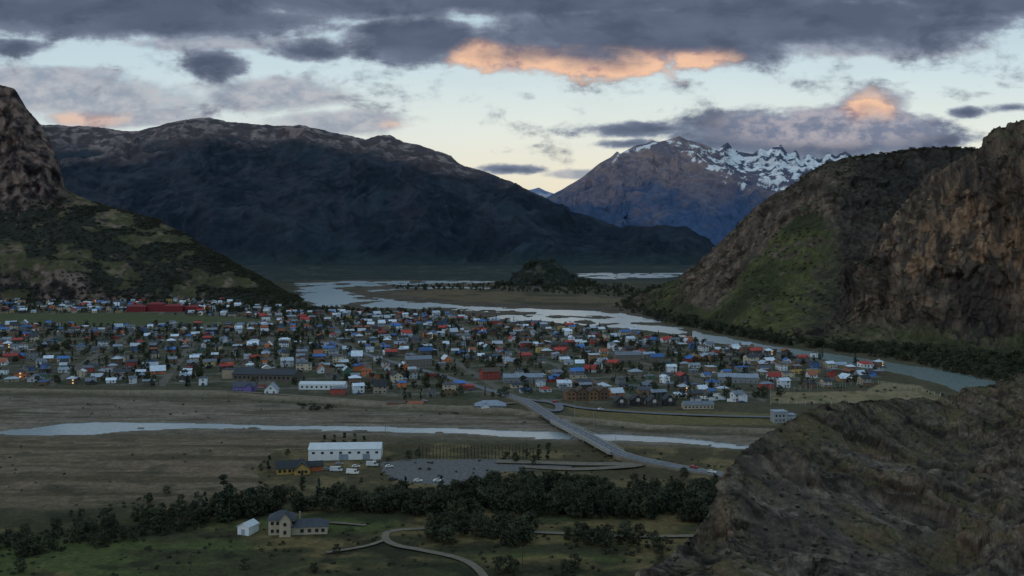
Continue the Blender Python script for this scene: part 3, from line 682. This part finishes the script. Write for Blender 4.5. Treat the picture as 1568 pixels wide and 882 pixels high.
n_+=fill(cb,[(1040,490),(1200,519),(1300,526),(1450,540),(1568,552),(1640,560),(1640,600),(1568,592),(1510,583),(1400,556),(1300,541),(1190,527),(1100,511),(1040,498)],.034,BROAD+BUSH,.5,1.35,0.25)
vs=empty('valley_scrub')
n_+=fill(vs,[(330,470),(450,455),(455,462),(480,470),(560,476),(700,480),(720,484),(560,482),(330,478)],.006,BROAD+BUSH,.7,1.3,0.3)
n_+=fill(vs,[(940,470),(1000,440),(1060,445),(1080,495),(1040,500),(990,485),(950,476)],.007,BROAD+BUSH,.8,1.4,0.3)
n_+=fill(vs,[(600,438),(800,436),(960,438),(1000,455),(960,456),(760,446),(600,444)],.0018,BROAD,.8,1.3,0.4)
n_+=fill(vs,[(-100,676),(400,676),(420,720),(330,770),(-100,790)],.003,BUSH,.2,.6,.5)
n_+=fill(vs,[(-100,606),(450,612),(1180,660),(1180,670),(800,650),(-100,640)],.002,BUSH,.25,.7,.45)
n_+=fill(vs,[(455,618),(510,620),(505,630),(460,628)],.03,BUSH,.7,1.2)
n_+=fill(vs,[(380,700),(620,686),(860,686),(1140,690),(1100,755),(700,757),(400,765)],.006,BUSH,.3,.75,.35)
n_+=fill(vs,[(0,860),(300,805),(1000,800),(1050,884),(-50,884)],.022,BUSH,.2,.65,.42)
n_+=fill(vs,[(1175,598),(1345,592),(1445,603),(1440,620),(1180,620)],.003,BUSH,.4,1.0)
print('scattered',n_)
hs=empty('hillside_shrubs')
def onhill(P,mask,n,meshes,s0,s1,parent):
    ii=np.argwhere(mask); sel=ii[RNG.choice(len(ii),min(n,len(ii)),replace=False)]
    for a,b_ in sel:
        p=P[a,b_]; s=rr.uniform(s0,s1); put('shrub',rr.choice(meshes),p[0],p[1],p[2]-.4*s,rr.uniform(0,6),(s,s,s*.9),parent)
onhill(PA,(shrubA>.6)&(VA<3.15)&(PXA>-60)&(PYA>308),3600,BUSH,1.2,2.8,hs)
nD=fbm(PD[...,0]/60,PD[...,1]/60,PD[...,2]/60,4)
onhill(PD,(nD>.05)&(ND[...,2]>.3)&(PXD<1420)&(VD<3.3),1100,BUSH,.7,1.9,hs)
nE=fbm(PE[...,0]/60,PE[...,1]/60,PE[...,2]/60,4)
onhill(PE,(nE>-.05)&(NE[...,2]>.55)&(PXE<1650)&(VE<3.4),400,BUSH,.7,1.5,hs)
onhill(PD,(VD>2.92)&(VD<3.05)&(PXD>1300)&(PXD<1520),110,BUSH,1.2,2.6,hs)
onhill(PK,(VK<1.3),260,BUSH+BROAD[:1],1.2,2.4,hs)
onhill(PF,(NF[...,2]>.75)&(VF>2.2)&(VF<4.1)&(PXF<1620),600,BUSH[:],.10,.28,hs)

for (a,b_,k_,s) in [(343,800,0,1.55),(351,802,1,1.3),(336,800,0,.9),(463,752,0,.75),(412,720,1,.6),(497,690,1,.7),(512,690,0,.7),(528,690,1,.8),(543,690,0,.75),(557,690,1,.65),(825,706,0,.7),(838,704,1,.65)]:
    x,y=G(a,b_); put('poplar_tree',POP[k_],x,y,0,rr.uniform(0,6),(s*1.45,s*1.45,s))
for (a,b_,s) in [(625,705,.7),(640,700,.6),(775,704,.6),(790,708,.7),(805,700,.6),(818,712,.7),(440,698,.5),(400,722,.5),(1048,735,.8),(840,690,.6),(255,760,.6),(230,770,.6),(515,848,.5),(885,830,.7),(925,838,.8),(30,878,.7),(375,872,.6),(765,872,.6),(480,878,.5)]:
    x,y=G(a,b_); put('willow_tree',rr.choice(BROAD),x,y,0,rr.uniform(0,6),s)
sp=empty('sapling_plantation')
for r0 in range(4):
    for i in range(34):
        x,y=G(642+i*5.3,688+r0*5); put('sapling',POP[i%2],x,y+rr.uniform(-1,1),0,rr.uniform(0,6),rr.uniform(.13,.22),sp)

# ---------------- town houses
ROADW=[[(800,612),(740,594),(650,567),(570,545),(500,520)]]
def near_road(x,y,w=9.5):
    for rd in ROADW:
        p=[G(*q) for q in rd]
        for (x1,y1),(x2,y2) in zip(p[:-1],p[1:]):
            L=(x2-x1)**2+(y2-y1)**2; t=max(0,min(1,((x-x1)*(x2-x1)+(y-y1)*(y2-y1))/L))
            if (x-x1-t*(x2-x1))**2+(y-y1-t*(y2-y1))**2<w*w: return True
    return False
nh=0; nt_=0; carpos=[]
cand=[]
for ia in range(-20,30):
    for ib in range(8,60):
        for row in (0,1):
            u=12
            while u<BA-6:
                wdt=rr.uniform(12.5,19)
                a=ia*BA+u+wdt/2; b_=ib*BB+9+(9 if row==0 else BB-9-9)+rr.uniform(-4,4)
                u+=wdt+rr.uniform(0,4)
                x=a*ct-b_*s_; y=a*s_+b_*ct
                if 700<y<2250: cand.append((x,y,row))
cx_=np.array([q[0] for q in cand]); cy_=np.array([q[1] for q in cand])
cpx=CX+cx_/cy_*F; cpy=HY+H*F/cy_
okc=pip(TOWN,cpx,cpy)&~pip(FIELD,cpx,cpy)&(cpx>-50); hotc=fbm(cx_/110,cy_/110,8.0,3)
for (x,y,row),o_,hd in zip(cand,okc,hotc):
    if not o_ or near_road(x,y) or any((x-q[0])**2+(y-q[1])**2<(q[2]+7)**2 for q in SPECIAL): continue
    if rr.random()<0.72+hd*1.1:
        r_=TH+(math.pi if row else 0)+rr.choice([0,0,0,math.pi/2])+rr.uniform(-.15,.15); s=rr.uniform(.7,1.12)
        put('house',rr.choice(HM),x,y,0,r_,(s,s,s)); nh+=1
        if rr.random()<.38: carpos.append((x-s_*-9*(1 if row==0 else -1),y-9*ct*(1 if row==0 else -1),TH+rr.uniform(-.1,.1)))
    for _k in range(4):
        if rr.random()<0.39-hd*.5:
            dx,dy=rr.uniform(-10,10),(9 if row==0 else -9)*rr.uniform(.5,1.5); s=rr.uniform(.4,1.1)
            kd=rr.random(); me=rr.choice(BROAD) if kd<.58 else rr.choice(POP) if kd<.72 else rr.choice(PINE) if kd<.84 else rr.choice(BUSH)
            nm='town_tree' if me not in BUSH else 'garden_shrub'
            if me in POP: s*=.7
            tx,ty=x+dx*ct-dy*s_,y+dx*s_+dy*ct
            if not near_road(tx,ty,6): put(nm,me,tx,ty,0,rr.uniform(0,6),(s,s,s)); nt_+=1
print('houses',nh,'trees',nt_)

# ---------------- roads & bridge
asph=plain_mat('asphalt',C(80,81,86),0.85,0.2,0.2); gravel=plain_mat('gravel_track',C(86,79,70),0.95,0.25,0.3); paint=plain_mat('road_paint',(0.5,0.5,0.48),0.7,0.15)
def smooth(pts,n=10):
    P_=[np.array(p,float) for p in pts]; o=[]
    for i in range(len(P_)-1):
        p0=P_[max(i-1,0)];p1=P_[i];p2=P_[i+1];p3=P_[min(i+2,len(P_)-1)]
        for t in np.linspace(0,1,n,endpoint=False):
            o.append(.5*((2*p1)+(-p0+p2)*t+(2*p0-5*p1+4*p2-p3)*t*t+(-p0+3*p1-3*p2+p3)*t**3))
    o.append(P_[-1]); return np.array(o)
def ribbon(name,path,w,mat,dz=0,off=0,thick=0.0,parent=None,dash=False):
    p=path; t=np.gradient(p[:,:2],axis=0); t/=np.linalg.norm(t,axis=1)[:,None]; n=np.stack([-t[:,1],t[:,0]],1)
    mb=MB()
    for i in range(len(p)-1):
        if dash and i%2: continue
        q=[]
        for j in (i,i+1):
            c_=p[j,:2]+n[j]*off
            q.append((*(c_+n[j]*w/2),p[j,2]+dz)); q.append((*(c_-n[j]*w/2),p[j,2]+dz))
        if thick: 
            mb.hexa([(q[1][0],q[1][1],q[1][2]-thick),(q[3][0],q[3][1],q[3][2]-thick),(q[2][0],q[2][1],q[2][2]-thick),(q[0][0],q[0][1],q[0][2]-thick),q[1],q[3],q[2],q[0]],mat)
        else: mb.poly([q[1],q[3],q[2],q[0]],mat)
    me=mb.mesh(name); ob=bpy.data.objects.new(name,me); col_root.objects.link(ob)
    if parent: ob.parent=parent
    return ob
def gp3(L): return smooth([(*G(a,b_),z) for a,b_,z in L])
def deck(a,b_,z):
    d=(H-z)*F/(b_-HY); return ((a-CX)/F*d,d,z)
main=smooth([deck(500,520,.3),deck(570,545,.3),deck(650,567,.3),deck(740,594,.4),deck(800,612,1.2),deck(828,628,2.4),deck(852,643,3.4),deck(900,667,3.6),deck(945,691,3.4),deck(985,703,2.2),deck(1050,716,1.4),deck(1110,726,1.2),deck(1200,745,1.2)],12)
main[:,2]=np.maximum(main[:,2],.25)
rd=empty('main_road')
ribbon('asphalt_surface',main,8,asph,0,0,1.4,rd); ribbon('centre_line',main,.2,paint,.02,0,0,rd,True)
for o in (-3.7,3.7): ribbon('edge_line',main[40:],.18,paint,.02,o,0,rd)
ribbon('embankment',main[42:66],12,gravel,-.35,0,2.0,rd); ribbon('embankment',main[98:],12,gravel,-.35,0,2.0,rd)
br=empty('river_bridge')
i0=np.argmin(np.abs(main[:,0]-deck(852,643,3.4)[0])+np.abs(main[:,1]-deck(852,643,3.4)[1])); i1=np.argmin(np.abs(main[:,0]-deck(945,691,3.4)[0])+np.abs(main[:,1]-deck(945,691,3.4)[1]))
bp_=main[i0:i1+1]
for o in (-4.4,4.4):
    ribbon('kerb',bp_,.5,conc,.15,o,.5,br); ribbon('railing_top',bp_,.12,trim,1.15,o,.12,br); ribbon('girder',bp_,.4,conc,-.5,o*.95,1.3,br)
mb=MB()
t=np.gradient(bp_[:,:2],axis=0); t/=np.linalg.norm(t,axis=1)[:,None]
for i in range(len(bp_)):
    n=(-t[i,1],t[i,0])
    for o in (-4.4,4.4): mb.cyl((bp_[i,0]+n[0]*o,bp_[i,1]+n[1]*o,bp_[i,2]),(bp_[i,0]+n[0]*o,bp_[i,1]+n[1]*o,bp_[i,2]+1.15),.07,.07,5,trim)
    if i%5==2:
        for o in (-3,0,3): mb.cyl((bp_[i,0]+n[0]*o,bp_[i,1]+n[1]*o,-2.5),(bp_[i,0]+n[0]*o,bp_[i,1]+n[1]*o,bp_[i,2]-1),.5,.5,8,conc)
ob=bpy.data.objects.new('posts_and_piers',mb.mesh('posts_and_piers')); col_root.objects.link(ob); ob.parent=br
ribbon('access_road',gp3([(985,712,.75),(900,712,.7),(840,710,.7),(760,708,.7)]),8,gravel,0)
ribbon('access_road',gp3([(985,712,.72),(960,716,.72),(880,720,.72),(800,716,.72)]),6,gravel,0)
ribbon('riverside_road',gp3([(800,612,.9),(860,620,.9),(900,627,.9),(1000,634,.8),(1100,638,.8),(1180,640,.8)]),6,asph,0)
ribbon('riverside_road',gp3([(815,622,1.1),(850,631,1.0),(855,622,1.0),(830,614,1.0)]),6,asph,0)
ribbon('dirt_track',gp3([(745,890,.6),(728,870,.6),(700,856,.6),(650,845,.6),(605,836,.6),(590,825,.6),(600,815,.6),(650,811,.6),(740,812,.6),(850,818,.6),(960,823,.6),(1080,822,.6)]),3.2,gravel,0)
ribbon('dirt_track',gp3([(590,828,.62),(560,838,.62),(500,848,.62)]),2.2,gravel,0)
ribbon('dirt_track',gp3([(560,806,.6),(500,802,.6),(497,812,.6)]),2.2,gravel,0)
ribbon('dirt_track',gp3([(-60,600,.9),(120,600,.9),(330,600,.9),(480,609,.9),(600,618,.9),(700,624,.9),(790,618,.9)]),5,gravel,0)

# ---------------- vehicles
tyre=plain_mat('tyre',(0.02,0.02,0.02),0.9,0.1)
def car_mesh(cc,kind):
    mb=MB(); pm=plain_mat('car_paint',cc,0.35,0.03,spec=0.5)
    if kind=='car':
        lo=[(-2.2,.35),(2.2,.35),(2.25,.75),(1.9,.92),(1.0,1.0),(-2.0,1.02),(-2.25,.8)]; up=[(1.0,1.0),(.35,1.46),(-1.3,1.48),(-1.95,1.02)]; w=.87
    else:
        lo=[(-3.3,.4),(3.2,.4),(3.3,1.1),(2.9,1.3),(-3.3,1.3)]; up=[(2.9,1.3),(2.2,2.5),(-3.2,2.6),(-3.3,1.3)]; w=1.05
    def ext(pr,w0,w1,m):
        n=len(pr); a=[(x,-(w0 if z<1.1 else w1),z) for x,z in pr]; b_=[(x,(w0 if z<1.1 else w1),z) for x,z in pr]
        i=len(mb.v); mb.v+=a+b_; 
        mb.f.append(tuple(range(i+n-1,i-1,-1))); mb.m.append(mb.mi(m)); mb.f.append(tuple(range(i+n,i+2*n))); mb.m.append(mb.mi(m))
        for k_ in range(n):
            mb.f.append((i+k_,i+(k_+1)%n,i+n+(k_+1)%n,i+n+k_)); mb.m.append(mb.mi(m))
    ext(lo,w,w,pm); ext(up,w*.96,w*.82,pm)
    hz=up[1][1]-up[0][1]; z0_=up[0][1]+.1*hz; z1_=up[0][1]+.8*hz
    for s in (-1,1):
        for xa,xb in ((-1.35,-.35),(-.25,.65)) if kind=='car' else ((1.2,2.3),):
            mb.box(xa,xb,s*w*.93-.03,s*w*.93+.03,z0_,z1_,glass)
    x0,zz0=up[0];x1,zz1=up[1]
    mb.poly([(x0-.04,-w*.75,zz0+.08),(x0-.04,w*.75,zz0+.08),(x1+.06,w*.68,zz1-.02),(x1+.06,-w*.68,zz1-.02)],glass)
    for x in (-1.35,1.4) if kind=='car' else (-2,2.2):
        for s in (-1,1): mb.cyl((x,s*w*.8,.34),(x,s*w*1.03,.34),.34,.34,12,tyre)
    return mb.mesh(kind+'_mesh')
CARS=[car_mesh(cc,'car') for cc in ((.6,.6,.6),(.5,.5,.52),(.25,.26,.28),(.04,.04,.05),(.3,.03,.03),(.05,.08,.2),(.6,.6,.6))]
VANS=[car_mesh(cc,'van') for cc in ((.65,.65,.65),(.5,.52,.55))]
for x,y,r_ in carpos: put('parked_car',rr.choice(CARS),x,y,.05,r_)
for a,b_,r_ in [(520,712,.1),(545,716,.2),(575,708,1.2),(500,720,.4),(596,716,.3),(600,735,.2),(640,738,.1),(670,738,.3),(650,615,0),(920,628,.2)]:
    x,y=G(a,b_); put('parked_car',rr.choice(CARS[:4]),x,y,.1,r_)
for a,b_ in [(1078,612),(1092,614),(1106,613),(1120,616),(1098,608),(570,714),(515,722),(540,726)]:
    x,y=G(a,b_); put('camper_van',rr.choice(VANS),x,y,.1,rr.uniform(-.2,.3))
def onmain(i,o,me,nm):
    t_=main[i+1]-main[i]; t_/=np.linalg.norm(t_[:2]); put(nm,me,main[i,0]-t_[1]*o,main[i,1]+t_[0]*o,main[i,2]+.03,math.atan2(t_[1],t_[0]))
i_=int(np.argmin(np.abs(CX+main[:,0]/main[:,1]*F-1095))); onmain(i_,-2,CARS[0],'white_car')
i_=int(np.argmin(np.abs(CX+main[:,0]/main[:,1]*F-1058))); onmain(i_,2,CARS[4],'red_car')
x,y=G(850,618); put('red_car',CARS[4],x,y,.95,.4)

# ---------------- poles, fence
mb=MB(); mb.cyl((0,0,-.3),(0,0,9),.16,.09,6,steel); mb.cyl((0,0,8.8),(1.6,0,9.2),.06,.05,5,steel); mb.box(1.4,2.2,-.15,.15,9.1,9.28,steel); LAMP=mb.mesh('street_lamp_mesh')
mb=MB(); mb.cyl((0,0,-.3),(0,0,9.5),.18,.12,6,bark); mb.box(-1,1,-.08,.08,8.8,9,bark); [mb.cyl((x,0,9),(x,0,9.25),.05,.05,5,trim) for x in (-.9,0,.9)]; POLE=mb.mesh('utility_pole_mesh')
for a,b_ in [(909,657),(943,697),(772,566),(880,640),(540,560),(700,590),(1050,600),(300,560),(820,600),(1180,610),(1240,600),(1290,598),(620,590),(160,570),(470,540),(860,560),(1010,580)]:
    x,y=G(a,b_); put('street_lamp',LAMP,x,y,0,rr.uniform(0,6),1.25)
for a,b_ in [(727,835),(800,868),(655,700),(292,880),(590,660),(350,610),(200,606),(1000,760)]:
    x,y=G(a,b_); put('utility_pole',POLE,x,y,0,rr.uniform(0,.5),.8)
mb=MB()
path=[G(a,b_) for a,b_ in ((1180,619),(1300,620),(1437,622),(1440,606),(1345,588),(1180,600),(1180,619))]
for (x1,y1),(x2,y2) in zip(path[:-1],path[1:]):
    L=math.hypot(x2-x1,y2-y1); n=int(L/6)
    for i in range(n):
        t_=i/n; x=x1+(x2-x1)*t_; y=y1+(y2-y1)*t_; mb.cyl((x,y,-.2),(x,y,3),.12,.12,5,trim)
    for z in (1,2.8):
        mb.hexa([(x1,y1-.03,z),(x2,y2-.03,z),(x2,y2+.03,z),(x1,y1+.03,z),(x1,y1-.03,z+.06),(x2,y2-.03,z+.06),(x2,y2+.03,z+.06),(x1,y1+.03,z+.06)],steel)
put('sports_field_fence',mb.mesh('sports_field_fence'),0,0)

# ================================================================= SKY
w=bpy.data.worlds.new("World"); scene.world=w; w.use_nodes=True; nt=w.node_tree
w.cycles.sampling_method='NONE'
bg=nt.nodes['Background']
SUN_AZ=math.radians(-120); SUN_EL=math.radians(16)
sky=nd(nt,'ShaderNodeTexSky',sky_type='NISHITA'); sky.sun_disc=False; sky.sun_elevation=math.radians(4); sky.sun_rotation=SUN_AZ; sky.air_density=1.2; sky.dust_density=1.5
L=nt.links.new
def val(x,i,n):
    if hasattr(x,'is_linked') : L(x,n.inputs[i])
    elif x is not None: n.inputs[i].default_value=x
def M(op,a,b=None,c=None,clamp=False):
    n=nd(nt,'ShaderNodeMath',operation=op); n.use_clamp=clamp; val(a,0,n); val(b,1,n); val(c,2,n); return n.outputs[0]
def VM(op,a,b=None): 
    n=nd(nt,'ShaderNodeVectorMath',operation=op); val(a,0,n); val(b,1,n); return n
def MR(x,a,b,lo=0,hi=1,smoothm=True):
    n=nd(nt,'ShaderNodeMapRange'); n.interpolation_type='SMOOTHSTEP' if smoothm else 'LINEAR'
    val(x,0,n); n.inputs[1].default_value=a;n.inputs[2].default_value=b;n.inputs[3].default_value=lo;n.inputs[4].default_value=hi; return n.outputs[0]
def MIX(f_,a,b):
    n=nd(nt,'ShaderNodeMix',data_type='RGBA'); val(f_,0,n)
    for i,x in ((6,a),(7,b)):
        if hasattr(x,'is_linked'): L(x,n.inputs[i])
        else: n.inputs[i].default_value=(*[float(q) for q in x],1)
    return n.outputs[2]
tc=nd(nt,'ShaderNodeTexCoord'); sep=nd(nt,'ShaderNodeSeparateXYZ'); L(tc.outputs['Generated'],sep.inputs[0])
dy=M('MAXIMUM',sep.outputs[1],0.06); X_=M('DIVIDE',sep.outputs[0],dy); Z_=M('DIVIDE',sep.outputs[2],dy)
cmb=nd(nt,'ShaderNodeCombineXYZ'); L(X_,cmb.inputs[0]); L(Z_,cmb.inputs[1]); Vv=cmb.outputs[0]
def wn(scale,detail,stretch,off,rough=0.6,dist_=0.0):
    m=nd(nt,'ShaderNodeMapping'); m.inputs['Scale'].default_value=(*stretch,1); m.inputs['Location'].default_value=(off,off*.7,0); L(Vv,m.inputs[0])
    n=nd(nt,'ShaderNodeTexNoise'); n.noise_dimensions='2D'; n.inputs['Scale'].default_value=scale; n.inputs['Detail'].default_value=detail; n.inputs['Roughness'].default_value=rough; n.inputs['Distortion'].default_value=dist_
    L(m.outputs[0],n.inputs['Vector']); return n.outputs['Fac']
def blobs(lst):
    cur=None
    for t_ in lst:
        a,b_,rx,rz=t_[:4]; wgt=t_[4] if len(t_)>4 else 1.0
        s=VM('MULTIPLY_ADD',Vv,(F/rx,F/rz,0)); s.inputs[2].default_value=(-(a-CX)/rx,-(HY-b_)/rz,0)
        g=M('MULTIPLY_ADD',VM('LENGTH',s.outputs[0]).outputs['Value'],-wgt,wgt); cur=g if cur is None else M('MAXIMUM',cur,g)
    return cur
nA=wn(12,7,(1,2.3),3.1,.58,.2); nB=wn(38,5,(1,1.7),7.7,.62); nC=wn(7,4,(1,3.5),1.3,.55)
dark=blobs([(60,0,640,56),(230,30,340,34),(640,60,120,44),(1000,50,330,60),(1250,30,360,56),(780,-8,1100,44),(890,84,210,32),(1560,-4,320,38),(334,96,50,26,.6),(470,77,64,18,.6),(955,198,100,14,.6),(965,220,60,8,.5),(1245,206,240,44),(1335,190,56,36),(1480,172,30,9,.5),(1550,165,40,9,.5),(775,259,54,8,.5),(784,-900,3500,896),(20,72,60,14,.5)])
lite=blobs([(110,150,250,38),(60,122,170,26),(420,146,130,34),(520,188,130,26),(180,178,160,22),(320,66,180,14),(885,268,60,9),(1300,68,250,26),(1180,245,130,10),(1338,165,64,34)])
nz=M('ADD',M('MULTIPLY',M('SUBTRACT',nA,.5),1.15),M('MULTIPLY',M('SUBTRACT',nB,.5),.5))
dd=MR(M('ADD',dark,nz),-.18,.20); dl=MR(M('ADD',lite,nz),-.1,.45)
grad=nd(nt,'ShaderNodeValToRGB'); cr=grad.color_ramp
el=MR(Z_,0.0,0.28,0,1,False); L(el,grad.inputs[0])
stops=[(0,(238,224,194)),(.22,(243,234,210)),(.42,(232,238,230)),(.62,(210,228,233)),(1,(172,202,220))]
cr.elements[0].position=0; cr.elements[0].color=(*lin(stops[0][1]),1); cr.elements[1].position=1; cr.elements[1].color=(*lin(stops[-1][1]),1)
for p,cc in stops[1:-1]:
    e=cr.elements.new(p); e.color=(*lin(cc),1)
lat=MR(X_,-.5,.05); gcol=MIX(lat,MIX(.4,grad.outputs[0],lin((190,212,224))),grad.outputs[0])
skys=nd(nt,'ShaderNodeVectorMath',operation='SCALE'); L(sky.outputs[0],skys.inputs[0]); skys.inputs['Scale'].default_value=0.12
base=MIX(.05,gcol,skys.outputs[0])
haze=M('MULTIPLY',MR(nC,.5,.75),.12); base=MIX(haze,base,lin((190,198,206)))
lc=MIX(MR(nB,.3,.7),lin((136,146,164)),lin((180,180,187)))
c1=MIX(M('MULTIPLY',dl,.85),base,lc)
core=MR(M('ADD',dark,M('MULTIPLY',nz,.8)),-.05,.5)
dc=MIX(core,lin((142,152,170)),lin((86,97,118))); dc=MIX(MR(nC,.35,.65,0,.5),dc,lin((108,119,140)))
dc=MIX(MR(nA,.48,.7,0,.55),dc,lin((68,78,98)))
dc=MIX(MR(blobs([(1270,192,230,46)]),0,.6,0,.75),dc,MIX(MR(nB,.35,.65),lin((128,136,158)),lin((188,182,188))))
c2=MIX(dd,c1,dc)
# sunlit cloud undersides: warm light fades upward into the grey cloud mass
org=blobs([(735,92,60,32),(850,98,130,32),(970,98,120,30),(1060,92,80,22),(1334,166,44,30),(625,193,50,12,.7),(120,182,90,13,.7)])
of=MR(M('ADD',org,M('MULTIPLY',nz,1.0)),-.15,.65)
edge=MR(M('ADD',dark,nz),1.0,.1)
oc=MIX(MR(M('ADD',nB,M('MULTIPLY',of,.3)),.45,.85),lin((186,146,138)),lin((244,198,166)))
c3=MIX(M('MULTIPLY',M('MULTIPLY',of,edge),M('MAXIMUM',dd,M('MULTIPLY',dl,.6))),c2,oc)
L(c3,bg.inputs[0]); bg.inputs[1].default_value=1.0
sd=bpy.data.lights.new('sun','SUN'); sd.energy=0.36; sd.angle=math.radians(10); sd.color=(1,.91,.82)
so=bpy.data.objects.new('sun',sd); col_root.objects.link(so)
dirv=Vector((math.sin(SUN_AZ)*math.cos(SUN_EL),math.cos(SUN_AZ)*math.cos(SUN_EL),math.sin(SUN_EL)))
so.rotation_euler=dirv.to_track_quat('Z','Y').to_euler()
cd=bpy.data.cameras.new('camera'); cd.sensor_width=36; cd.lens=F/1568*36; cd.shift_y=-(441-HY)/1568; cd.clip_start=1; cd.clip_end=120000
co=bpy.data.objects.new('camera',cd); co.location=(0,0,H); co.rotation_euler=(math.pi/2,0,0); col_root.objects.link(co); scene.camera=co
scene.view_settings.view_transform='Standard'; scene.view_settings.look='None'; scene.view_settings.exposure=0
